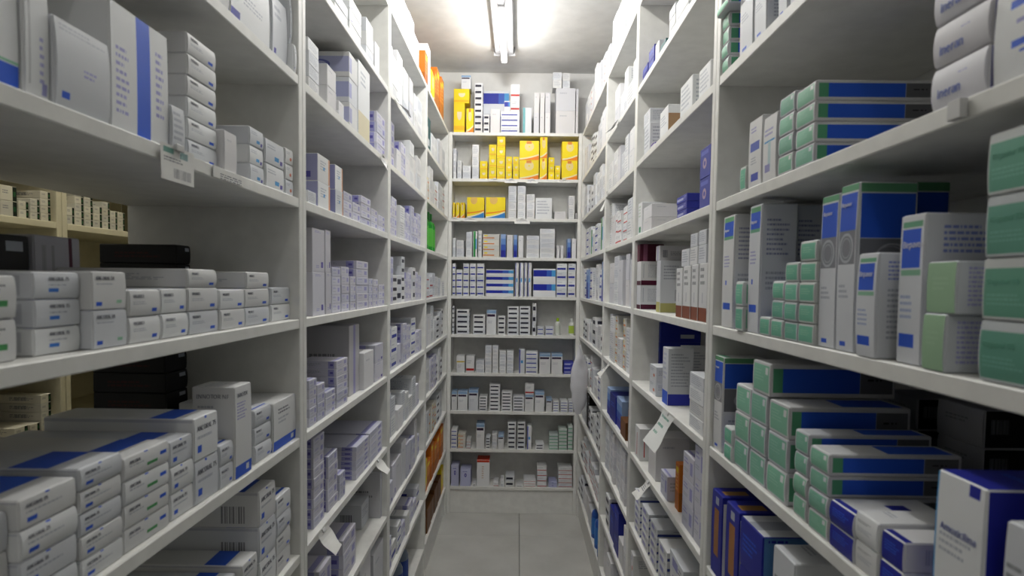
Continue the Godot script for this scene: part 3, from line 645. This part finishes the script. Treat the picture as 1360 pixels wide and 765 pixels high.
# Shelves too far off to read each carton: side by side stacks of the kinds seen there. [kinds, lowest and highest stack, width of a stack]
const FAR := {
	"L3/0": [["white", "lines", "mark"], 130, 230, 120], "L3/1": [["lines", "white", "lines", "mark"], 100, 215, 110], "L3/2": [["lines", "lilac", "white"], 70, 190, 110], "L3/3": [["lilac", "lines", "lilac"], 90, 170, 95],
	"L3/4": [["lilac", "lilac", "blackbar"], 90, 190, 95], "L3/5": [["lilac", "talllilac", "bluestripe"], 80, 190, 95], "L3/6": [["white", "lines", "talllilac"], 80, 190, 95], "L3/7": [["talllilac", "lilac", "white"], 60, 200, 95],
	"L3/8": [["bluestripe", "lilac", "lines"], 60, 150, 100],
	"L4/0": [["orange", "yelloworange", "greenbar", "white"], 150, 270, 120], "L4/1": [["teal", "lines", "white", "lines"], 90, 190, 120], "L4/2": [["redstripe", "lines", "orangestripe"], 90, 200, 110],
	"L4/4": [["lines", "redstripe", "lines"], 90, 150, 120], "L4/5": [["blackbar", "lines", "white"], 120, 210, 110], "L4/6": [["blackbar", "lilac", "lines"], 100, 200, 110], "L4/7": [["lines", "blackbar", "orangestripe"], 80, 180, 110],
	"L4/8": [["orange", "yelloworange", "orange"], 130, 200, 120], "L4/9": [["yelloworange", "brown"], 90, 170, 140],
	"R3/0": [["white", "lines", "mark"], 110, 260, 110], "R3/1": [["lines", "white", "lines"], 70, 190, 110], "R3/2": [["lines", "white", "blue", "lines"], 100, 190, 100], "R3/3": [["white", "lines", "redstripe", "lines"], 120, 200, 90],
	"R3/4": [["lines", "white", "greendot"], 170, 215, 110], "R3/5": [["lines", "lines", "orangestripe"], 110, 205, 90], "R3/6": [["bluebands", "blue", "brown"], 60, 160, 130], "R3/7": [["white", "lines", "white"], 190, 225, 50],
	"R3/8": [["blue", "blackbar", "white"], 90, 190, 110], "R3/9": [["blackbar", "white"], 80, 180, 130],
	"R4/0": [["lines", "white", "orangedot"], 130, 250, 120], "R4/1": [["blackbar", "lines", "white"], 110, 200, 110], "R4/2": [["blackbar", "lines", "white"], 110, 200, 110], "R4/3": [["bluestripe", "greenbar", "lines"], 110, 200, 110],
	"R4/4": [["bluestripe", "bluebands", "lines"], 130, 205, 110], "R4/5": [["blackbar", "white", "lines"], 80, 170, 110], "R4/6": [["bluestripe", "redstripe", "lines"], 90, 190, 110], "R4/7": [["blackbar", "black", "lines"], 100, 200, 110],
	"R4/8": [["redstripe", "blackbar"], 80, 180, 120], "R4/9": [["blackbar", "white"], 60, 140, 140],
}


func fill_far_shelves() -> void:
	for key in FAR:
		var f: Array = FAR[key]
		var bay: String = key.get_slice("/", 0)
		var shelf := int(key.get_slice("/", 1))
		var at: float = BAYS[bay][0] * 1000.0 + 28.0
		var last: float = BAYS[bay][1] * 1000.0 - 28.0
		if key == "R4/9":
			at = 3480.0
		var nth := 0
		var clear := 230.0 if shelf else 300.0
		while true:
			var w: float = f[3] * rng.randf_range(0.75, 1.2)
			if at + w > last:
				break
			var tall := minf(rng.randf_range(f[1], f[2]), clear - 4.0)
			if key == "R3/7":
				tall = 200.0
			var code: String = f[0][rng.randi() % f[0].size()]
			var one: float = {"white": 120, "mark": 95, "lines": 62, "orange": 230, "yelloworange": 110, "talllilac": 150, "bluebands": 170, "teal": 130, "brown": 120, "greenbar": 190, "blue": 80}.get(code, 42) * rng.randf_range(0.85, 1.2)
			if key == "R3/7":
				one = 30.0
			var n := maxi(1, roundi(tall / one))
			stack(bay, shelf, nth, [at, w, tall / n, n, 130, rng.randf_range(8, 18), 0, code])
			nth += 1
			at += w + (rng.randf_range(1.0, 5.0) if rng.randf() < 0.75 else rng.randf_range(10.0, 40.0))


# ---------------------------------------------------------------- racks
func rack(called: String, label: String, wide: float, at: Vector3, turn: float, shelves: Array, tall: float, board: Material, back_board: Material, deep := DEEP) -> Node3D:
	var t := base(called, label, "shelving rack", at, turn, "racks of the stock room")
	for s in [-1.0, 1.0]:
		part("side_panel", boxed(PANEL, tall, deep, 0.0015), board, t, Vector3(s * (wide - PANEL) * 0.5, 0, -deep * 0.5))
	for y in shelves:
		part("shelf", boxed(wide - PANEL * 2.0 - 0.0006, BOARD, deep - 0.004, 0.0015), board, t, Vector3(0, y, -deep * 0.5 + 0.001))
	if back_board:
		part("back_panel", boxed(wide - PANEL * 2.0 - 0.0006, tall - 0.06, 0.004, 0.0005), back_board, t, Vector3(0, 0.05, -deep + 0.0022 - 0.004))
	part("plinth", boxed(wide - PANEL * 2.0 - 0.0006, shelves[-1] - 0.001, 0.018, 0.0015), board, t, Vector3(0, 0, -0.022))
	return t


func paper(called: String, label: String, w: float, h: float, at: Vector3, turn: Vector3, mat: Material, curl := 0.012) -> Node3D:
	var st := SurfaceTool.new()
	st.begin(Mesh.PRIMITIVE_TRIANGLES)
	var rows := 7
	for side in [1.0, -1.0]:
		for i in rows:
			var p := []
			var uv := []
			for e in [[-1, i + 1], [1, i + 1], [1, i], [-1, i]]:
				var v := float(e[1]) / rows
				p.append(Vector3(e[0] * w * 0.5, -v * h, curl * v * v + (0.0006 if side > 0 else 0.0) + curl * 0.3 * sin(v * 5.0) * e[0]))
				uv.append(Vector2(0.5 + 0.5 * e[0], v))
			var n: Vector3 = ((p[1] - p[0]) as Vector3).cross(p[3] - p[0]).normalized() * side
			if side < 0:
				p.reverse()
				uv = [Vector2(0.01, 0.01), Vector2(0.01, 0.01), Vector2(0.01, 0.01), Vector2(0.01, 0.01)]
			quad(st, p, n, uv)
	var t := base(called, label, "label", at, 0.0, "paper labels on the shelf edges")
	t.rotation = turn
	part("sheet", st.commit(), mat, t)
	part("clip", boxed(minf(w * 0.35, 0.02), 0.009, 0.004, 0.0008), paint["clip"], t, Vector3(0, -0.005, 0.0026))
	return t


func tag_print(kind: int) -> StandardMaterial3D:
	var im := Image.create(256, 256, false, Image.FORMAT_RGB8)
	im.fill(Color(0.88, 0.88, 0.87))
	var ink := Color(0.35, 0.36, 0.4)
	if kind == 0:
		field(im, Vector2i.ZERO, [["r", 8, 8, 30, 16, Color(0.4, 0.6, 0.56)], ["r", 56, 10, 24, 20, Color(0.5, 0.62, 0.62)], ["t", 10, 34, 60, 16, ink, 2], ["b", 36, 62, 56, 28, ink]], 3)
	elif kind == 1:
		field(im, Vector2i.ZERO, [["t", 12, 24, 74, 30, ink, 3], ["t", 12, 64, 40, 10, Color(0.5, 0.5, 0.66), 1]], 5)
	m_last = StandardMaterial3D.new()
	m_last.albedo_texture = ImageTexture.create_from_image(im)
	m_last.roughness = 0.5
	return m_last

var m_last: StandardMaterial3D


func bottle(called: String, label: String, r: float, h: float, at: Vector3, colour: Color, cap: Color, wrap: Color) -> void:
	var t := base(called, label, "bottle", at, 0.3)
	part("body", lathe([Vector2(0.001, 0), Vector2(r * 0.92, 0), Vector2(r, h * 0.02), Vector2(r, h * 0.66), Vector2(r * 0.86, h * 0.74), Vector2(r * 0.42, h * 0.8), Vector2(r * 0.4, h * 0.84), Vector2(0.001, h * 0.84)]), plain(colour, 0.3), t)
	part("cap", lathe([Vector2(r * 0.5, h * 0.81), Vector2(r * 0.5, h * 0.98), Vector2(r * 0.44, h), Vector2(0.001, h)]), plain(cap, 0.4), t)
	part("wrapper", lathe([Vector2(r * 1.005, h * 0.12), Vector2(r * 1.015, h * 0.12), Vector2(r * 1.015, h * 0.58), Vector2(r * 1.005, h * 0.58)]), plain(wrap, 0.5), t)


# A bare fluorescent batten: housing, two lamp holders, the tube, and the light that it gives.
func tube_lamp(label: String, x: float, near: float, far: float, energy: float, tint: Color) -> void:
	var long := far - near
	var t := base("fluorescent_lamp", label, "ceiling lamp", Vector3(x, CEIL - 0.0002, -(near + far) * 0.5))
	var metal := plain(Color(0.62, 0.62, 0.63), 0.45)
	part("housing", boxed(0.11, 0.045, long, 0.004), metal, t, Vector3(0, -0.045, 0))
	for s in [-1.0, 1.0]:
		var holder := part("lamp_holder", boxed(0.034, 0.055, 0.022, 0.004), metal, t, Vector3(0, -0.1, s * (long * 0.5 - 0.012)))
		part("end_cap", boxed(0.13, 0.05, 0.012, 0.003), metal, t, Vector3(0, -0.0505, s * (long * 0.5 + 0.0065)))
		holder.set_meta("label", "pale plastic lamp holder")
	var glass := CylinderMesh.new()
	glass.top_radius = 0.017
	glass.bottom_radius = 0.017
	glass.height = long - 0.05
	glass.radial_segments = 24
	var glow := plain(Color(0.95, 0.95, 0.95), 0.3)
	glow.emission_enabled = true
	glow.emission = tint
	glow.emission_energy_multiplier = 3.0
	part("lamp_tube", glass, glow, t, Vector3(0, -0.083, 0), Vector3(PI * 0.5, 0, 0))
	var n := 5
	for i in n:
		var o := OmniLight3D.new()
		o.name = "tube_light"
		o.light_color = tint
		o.light_energy = energy / n
		o.light_size = 0.02
		o.omni_range = 12.0
		o.omni_attenuation = 2.0
		o.shadow_enabled = true
		add_child(o, true)
		o.position = t.position + Vector3(0, -0.125, (-0.5 + (i + 0.5) / n) * (long - 0.08))


# ---------------------------------------------------------------- the scene
func _ready() -> void:
	rng.seed = 20417
	var cam := Camera3D.new()
	cam.name = "camera"
	add_child(cam)
	cam.position = Vector3(0, EYE, 0)
	cam.rotation = Vector3(-0.0518, 0.00884, 0.01246)
	var lens := 870.0  # focal length in pixels of the 1360 x 765 frame
	cam.keep_aspect = Camera3D.KEEP_HEIGHT
	cam.set_frustum(0.05 * 765.0 / lens, Vector2(0, 0.05 * 40.1 / lens), 0.05, 60.0)
	cam.current = true
	var glass := CameraAttributesPhysical.new()
	glass.frustum_near = 0.05
	glass.frustum_far = 60.0
	glass.frustum_focal_length = 23.0
	glass.frustum_focus_distance = 2.4
	glass.exposure_aperture = 7.0
	cam.attributes = glass
	cam.set_frustum(0.05 * 765.0 / lens, Vector2(0, 0.05 * 40.1 / lens), 0.05, 60.0)

	var env := Environment.new()
	env.background_mode = Environment.BG_COLOR
	env.background_color = Color.BLACK
	env.tonemap_mode = Environment.TONE_MAPPER_LINEAR
	env.tonemap_exposure = 1.07
	env.sdfgi_enabled = true
	env.ssao_enabled = true
	env.ssil_enabled = true
	var world := WorldEnvironment.new()
	world.name = "surroundings"
	world.environment = env
	add_child(world)

	define_prints()
	paint["clip"] = plain(Color(0.8, 0.8, 0.8), 0.4)
	tube_lamp("bare fluorescent tube on the ceiling before the end wall", -0.10, 3.19, 3.98, 0.20, Color(1.0, 0.992, 0.975))
	tube_lamp("fluorescent tube next in line, above the middle of the aisle", -0.10, 1.95, 3.15, 0.54, Color(1.0, 0.992, 0.975))
	tube_lamp("fluorescent tube on the ceiling behind the camera", -0.05, -1.6, -0.4, 0.12, Color(1.0, 0.992, 0.975))
	tube_lamp("fluorescent tube above the near bays", -0.10, 1.12, 1.92, 0.26, Color(1.0, 0.992, 0.975))
	tube_lamp("fluorescent tube over the aisle beyond left rack", -1.05, 1.3, 2.5, 0.40, Color(1.0, 0.97, 0.89))

	# --- the room
	var grain := FastNoiseLite.new()
	grain.seed = 4
	grain.frequency = 0.02
	grain.fractal_octaves = 4
	var speck := NoiseTexture2D.new()
	speck.width = 256
	speck.height = 256
	speck.seamless = true
	speck.noise = grain
	var ramp := Gradient.new()
	ramp.colors = PackedColorArray([Color(0.95, 0.95, 0.95), Color(1, 1, 1)])
	speck.color_ramp = ramp
	white_board = plain(Color(0.925, 0.925, 0.91), 0.45)
	white_board.albedo_texture = speck
	white_board.uv1_triplanar = true
	white_board.uv1_scale = Vector3(3, 3, 3)
	cream_board = plain(Color(0.87, 0.85, 0.76), 0.5)
	cream_board.albedo_texture = speck
	cream_board.uv1_triplanar = true
	cream_board.uv1_scale = Vector3(3, 3, 3)
	var wall := plain(Color(0.91, 0.91, 0.905), 0.8)
	wall.albedo_texture = speck
	wall.uv1_triplanar = true
	wall.uv1_scale = Vector3(1.5, 1.5, 1.5)
	var x0 := -1.82
	var x1 := RIGHT + DEEP + 0.03
	var z0 := -(BACK + BACK_DEEP + 0.01)
	var z1 := 2.2
	var mx := (x0 + x1) * 0.5
	var mz := (z0 + z1) * 0.5
	structure("ceiling", boxed(x1 - x0 + 0.24, 0.12, z1 - z0 + 0.24), wall, Vector3(mx, CEIL, mz))
	structure("wall_back", boxed(x1 - x0 + 0.24, CEIL, 0.12), wall, Vector3(mx, 0, z0 - 0.06))
	structure("wall_front", boxed(x1 - x0 + 0.24, CEIL, 0.12), wall, Vector3(mx, 0, z1 + 0.06))
	structure("wall_left", boxed(0.12, CEIL, z1 - z0), wall, Vector3(x0 - 0.06, 0, mz))
	structure("wall_right", boxed(0.12, CEIL, z1 - z0), wall, Vector3(x1 + 0.06, 0, mz))
	var floor_slab := structure("floor", boxed(x1 - x0 + 0.24, 0.12, z1 - z0 + 0.24), plain(Color(0.46, 0.46, 0.44), 0.9), Vector3(mx, -0.132, mz))
	var vein := FastNoiseLite.new()
	vein.seed = 11
	vein.frequency = 0.006
	vein.fractal_octaves = 5
	vein.domain_warp_enabled = true
	vein.domain_warp_amplitude = 40.0
	var marble := NoiseTexture2D.new()
	marble.width = 512
	marble.height = 512
	marble.seamless = true
	marble.noise = vein
	var tones := Gradient.new()
	tones.colors = PackedColorArray([Color(0.74, 0.74, 0.725), Color(0.77, 0.77, 0.755), Color(0.79, 0.79, 0.775)])
	tones.offsets = PackedFloat32Array([0.2, 0.55, 0.9])
	marble.color_ramp = tones
	var tile_mat := plain(Color.WHITE, 0.35)
	tile_mat.albedo_texture = marble
	tile_mat.uv1_triplanar = true
	tile_mat.uv1_world_triplanar = true
	tile_mat.uv1_scale = Vector3(0.9, 0.9, 0.9)
	var tile := boxed(0.597, 0.012, 0.597, 0.0012)
	for i in range(-3, 2):
		for j in range(-4, 8):
			var tx := 0.026 + 0.6 * i + 0.3
			var tz := -(3.886 + 0.3 - 0.6 * (j + 4) + 0.6)
			if tx < x0 + 0.2 or tx > x1 + 0.1 or tz > z1 or tz < z0 - 0.1:
				continue
			part("tile", tile, tile_mat, floor_slab, Vector3(tx - mx, 0.12, tz - mz))

	# --- racks
	var heights := SHELF_BOTTOM.duplicate()
	for key in BAYS:
		var b: Array = BAYS[key]
		var wide: float = b[1] - b[0] - 0.0008
		var on_left: bool = key[0] == "L"
		rack("shelving_rack", "white melamine %s, full of cartons" % b[2], wide, Vector3(LEFT if on_left else RIGHT, 0, -(b[0] + b[1]) * 0.5), PI * 0.5 if on_left else -PI * 0.5, heights, 2.485, white_board, null if key == "L1" else (cream_board if on_left else white_board))
	rack("shelving_rack", "white rack closing the end of the aisle", RIGHT - LEFT - 0.001, Vector3((LEFT + RIGHT) * 0.5, 0, -BACK - 0.0005), 0.0, heights, 2.485, white_board, white_board, BACK_DEEP)
	var low := [2.2, 1.98, 1.76, 1.545, 1.668 - 0.001, 1.233, 1.015, 0.6, 0.2]
	low = [2.34, 2.12, 1.89, 1.668, 1.45, 1.233, 1.015, 0.6, 0.2]
	for c in [[1.11, 2.035], [2.037, 2.96]]:
		var far_one: bool = c[0] > 2.0
		rack("shelving_rack", "cream rack seen through the left rack, %s bay" % ("farther" if far_one else "nearer"), c[1] - c[0] - 0.001, Vector3(-1.42, 0, -(c[0] + c[1]) * 0.5), PI * 0.5, low, 2.4, cream_board, cream_board)

	# --- stock
	for key in STOCK:
		var bay: String = key.get_slice("/", 0)
		var nth := 0
		for row in STOCK[key]:
			stack(bay, int(key.get_slice("/", 1)), nth, row)
			nth += 1
	fill_far_shelves()
	beyond()
	odds_and_ends()


# Cartons of the cream rack across the next aisle, seen through the open near bay.
func beyond() -> void:
	# start, width, height of one, how many, depth, shelf height
	var nth := 0
	for row in [[1800, 62, 42, 2, 140, 1.688], [1866, 40, 24, 2, 140, 1.688], [1910, 40, 20, 3, 140, 1.688], [1952, 44, 22, 4, 150, 1.688],
			[2062, 40, 27, 2, 160, 1.688], [2104, 44, 23, 5, 160, 1.688], [2150, 44, 22, 5, 160, 1.688], [2196, 46, 24, 3, 160, 1.688], [2244, 42, 23, 4, 160, 1.688], [2288, 40, 22, 3, 160, 1.688], [2332, 40, 22, 3, 160, 1.688],
			[1830, 52, 26, 2, 160, 1.035], [1888, 40, 25, 2, 160, 1.035], [1934, 44, 26, 5, 160, 1.035], [1984, 22, 30, 2, 120, 1.035]]:
		for i in row[3]:
			var at := Vector3(-1.42 - 0.006 - row[4] * 0.0005, row[5] + 0.0004 + i * row[2] * 0.001, -(row[0] + row[1] * 0.5) * 0.001)
			var where := "upper shelf" if row[5] > 1.5 else "lower shelf"
			carton("darkend", row[1] * 0.001 - 0.002, row[2] * 0.001 - 0.0004, row[4] * 0.001, at, PI * 0.5 + rng.randf_range(-0.01, 0.01), "cream dark-ended carton, %s up in %s stack, %s of cream rack beyond" % [COUNT[i], COUNT[nth], where], "cartons on the cream rack", false, -1.0)
		nth += 1


func odds_and_ends() -> void:
	var price := tag_print(0)
	var note := tag_print(1)
	var bare := tag_print(2)
	var l := PI * 0.5
	# shelf labels: [words, x, y, distance, width, height, turn, tilt, print]
	var out := 0.003
	var k := 0
	for a in [
		["white barcoded price label under the upper shelf of near left bay", LEFT + out, 1.690, 0.875, 0.085, 0.046, l, -0.02, price],
		["white curled label on the seventh shelf, second left bay, near end", LEFT + out, 0.93, 1.515, 0.07, 0.06, l, 0.5, bare],
		["white curled label on the seventh shelf, second left bay, far end", LEFT + out, 0.93, 2.12, 0.07, 0.05, l, 0.6, bare],
		["small white label at the far end of second left bay, third shelf", LEFT + out, 1.935, 2.19, 0.05, 0.055, l, 0.15, note],
		["white folded label on the second shelf of third left bay", LEFT + out, 2.185, 2.44, 0.09, 0.07, l, 0.6, bare],
		["handwritten green-lettered note hanging from sixth shelf, second right bay", RIGHT - out, 1.182, 1.70, 0.13, 0.10, -l, 0.42, paint_note()],
		["small curled white label on the seventh shelf, second right bay", RIGHT - out, 0.93, 1.93, 0.06, 0.06, -l, 0.6, note],
		["pinkish white label on the sixth shelf of third right bay", RIGHT - out, 1.182, 2.80, 0.07, 0.07, -l, 0.6, note],
		["long white label at third shelf of third right bay", RIGHT - out, 1.935, 2.98, 0.05, 0.09, -l, 0.2, bare],
		["white folded label on the second shelf of third right bay", RIGHT - out, 2.185, 2.72, 0.07, 0.06, -l, 0.6, bare],
	]:
		paper("shelf_label", a[0], a[4], a[5], Vector3(a[1], a[2], -a[3]), Vector3(-a[7], a[6], 0), a[8], 0.01 if a[7] > 0.1 else 0.001)
	for a in [[-0.160, 0, 0.07, 0.016], [-0.055, 0, 0.08, 0.026], [0.08, 0, 0.075, 0.026], [0.285, 0, 0.08, 0.02], [-0.415, 1, 0.075, 0.022], [-0.315, 1, 0.09, 0.022], [0.02, 1, 0.1, 0.034]]:
		var shelf: int = a[1] + 1
		var row := "second" if a[1] == 0 else "third"
		paper("shelf_label", "white label on %s shelf of end rack, %s" % [row, {-0.160: "leftmost of four", -0.055: "second of four", 0.08: "third of four", 0.285: "last of four", -0.415: "leftmost of three", -0.315: "second of three", 0.02: "large hanging one"}[a[0]]], a[2], a[3], Vector3(a[0], SHELF_BOTTOM[shelf] + 0.019, -BACK + 0.003), Vector3(-0.05, 0, 0), note, 0.002)
	# strips of paper stuck to the edge of the shelf, and a small clip on the other side
	k = 0
	for a in [[LEFT + 0.0008, 0.935, 0.045, 0.017, "blank white paper strip"], [LEFT + 0.0008, 1.03, 0.10, 0.017, "printed white paper strip"], [RIGHT - 0.0008, 0.607, 0.018, 0.017, "white plastic clip"]]:
		var on_left: bool = a[0] < 0.0
		var m: Material = paint["clip"] if k == 2 else (note if k == 1 else bare)
		var o := part(numbered("shelf_clip" if k == 2 else "paper_strip"), boxed(a[2], a[3], 0.0012 if k < 2 else 0.007, 0.0003), m, self, Vector3(a[0] + (0.0 if k < 2 else -0.0031), 1.6695, -a[1]), Vector3(0, l if on_left else -l, 0))
		o.set_meta("label", "%s on the upper shelf edge of near %s bay" % [a[4], "left" if on_left else "right"])
		o.set_meta("category", "shelf clip" if k == 2 else "label")
		k += 1
	hanging_bag()
	# bottles on the end rack and in the side racks
	var y5: float = SHELF_BOTTOM[5] + BOARD + 0.0006
	bottle("white_bottle", "white bottle with lime cap on sixth shelf of end rack", 0.018, 0.112, Vector3(0.262, y5, -BACK - 0.04), Color(0.85, 0.86, 0.84), Color(0.62, 0.76, 0.16), Color(0.82, 0.84, 0.80))
	bottle("white_bottle", "white lime-banded bottle by the right end of end rack", 0.018, 0.108, Vector3(0.352, y5, -BACK - 0.04), Color(0.86, 0.87, 0.85), Color(0.86, 0.88, 0.86), Color(0.66, 0.76, 0.3))
	var y3: float = SHELF_BOTTOM[3] + BOARD + 0.0006
	k = 0
	for d in [3.34, 3.43, 3.60, 3.70]:
		bottle("green_bottle", "bright green bottle, %s from camera in far left bay" % COUNT[k], 0.036, 0.215, Vector3(LEFT - 0.05, y3, -d), Color(0.10, 0.52, 0.16), Color(0.12, 0.5, 0.18), Color(0.34, 0.68, 0.26))
		k += 1
	var y9: float = SHELF_BOTTOM[9] + BOARD + 0.0006
	k = 0
	for d in [2.56, 2.70, 2.84]:
		bottle("blue_bottle", "blue-labelled bottle, %s on bottom shelf, third left bay" % COUNT[k], 0.045, 0.2, Vector3(LEFT - 0.06, y9, -d), Color(0.45, 0.5, 0.56), Color(0.85, 0.85, 0.86), Color(0.12, 0.24, 0.55))
		k += 1
	k = 0
	for d in [3.16, 3.28, 3.42]:
		bottle("blue_bottle", "light blue bottle, %s on bottom shelf, far right bay" % COUNT[k], 0.04, 0.19, Vector3(RIGHT + 0.045, y9, -d - 0.0), Color(0.16, 0.34, 0.66), Color(0.3, 0.52, 0.54), Color(0.2, 0.45, 0.75))
		k += 1


# A thin white carrier bag hung on the edge of a shelf of the far right bay.
func hanging_bag() -> void:
	var n := FastNoiseLite.new()
	n.seed = 9
	n.frequency = 14.0
	var st := SurfaceTool.new()
	st.begin(Mesh.PRIMITIVE_TRIANGLES)
	var rows := 26
	var cols := 28
	var at := func(i: int, j: int) -> Vector3:
		var v := float(i) / rows
		var t := TAU * j / cols
		var wide := lerpf(0.012, 0.052, smoothstep(0.0, 0.35, v)) * (1.0 - pow(v, 7.0) * 0.75)
		var thick := lerpf(0.006, 0.022, smoothstep(0.0, 0.5, v)) * (1.0 - pow(v, 6.0) * 0.9)
		var p := Vector3(cos(t) * wide, -v * 0.37, sin(t) * thick)
		return p + Vector3(cos(t), 0, sin(t)) * n.get_noise_3dv(p) * 0.009
	st.set_smooth_group(0)
	for i in rows:
		for j in cols:
			var p := [at.call(i + 1, j), at.call(i, j), at.call(i, j + 1), at.call(i + 1, j + 1)]
			for q in [0, 2, 1, 0, 3, 2]:
				st.add_vertex(p[q])
	st.generate_normals()
	var t := base("plastic_bag", "thin white plastic bag hanging from the far right bay", "bag", Vector3(RIGHT - 0.05, 1.158, -3.66), 0.35)
	var film := plain(Color(0.86, 0.86, 0.88), 0.35)
	film.backlight_enabled = true
	film.backlight = Color(0.3, 0.3, 0.3)
	part("pouch", st.commit(), film, t)
	part("handle", boxed(0.014, 0.03, 0.004, 0.001), film, t, Vector3(0, -0.008, 0))


func paint_note() -> StandardMaterial3D:
	var im := Image.create(256, 256, false, Image.FORMAT_RGB8)
	im.fill(Color(0.88, 0.89, 0.88))
	field(im, Vector2i.ZERO, [["t", 10, 10, 70, 16, Color(0.3, 0.56, 0.48), 1], ["t", 10, 34, 84, 14, Color(0.3, 0.56, 0.48), 1], ["t", 14, 56, 40, 14, Color(0.4, 0.62, 0.54), 1]], 21)
	var m := StandardMaterial3D.new()
	m.albedo_texture = ImageTexture.create_from_image(im)
	m.roughness = 0.5
	return m
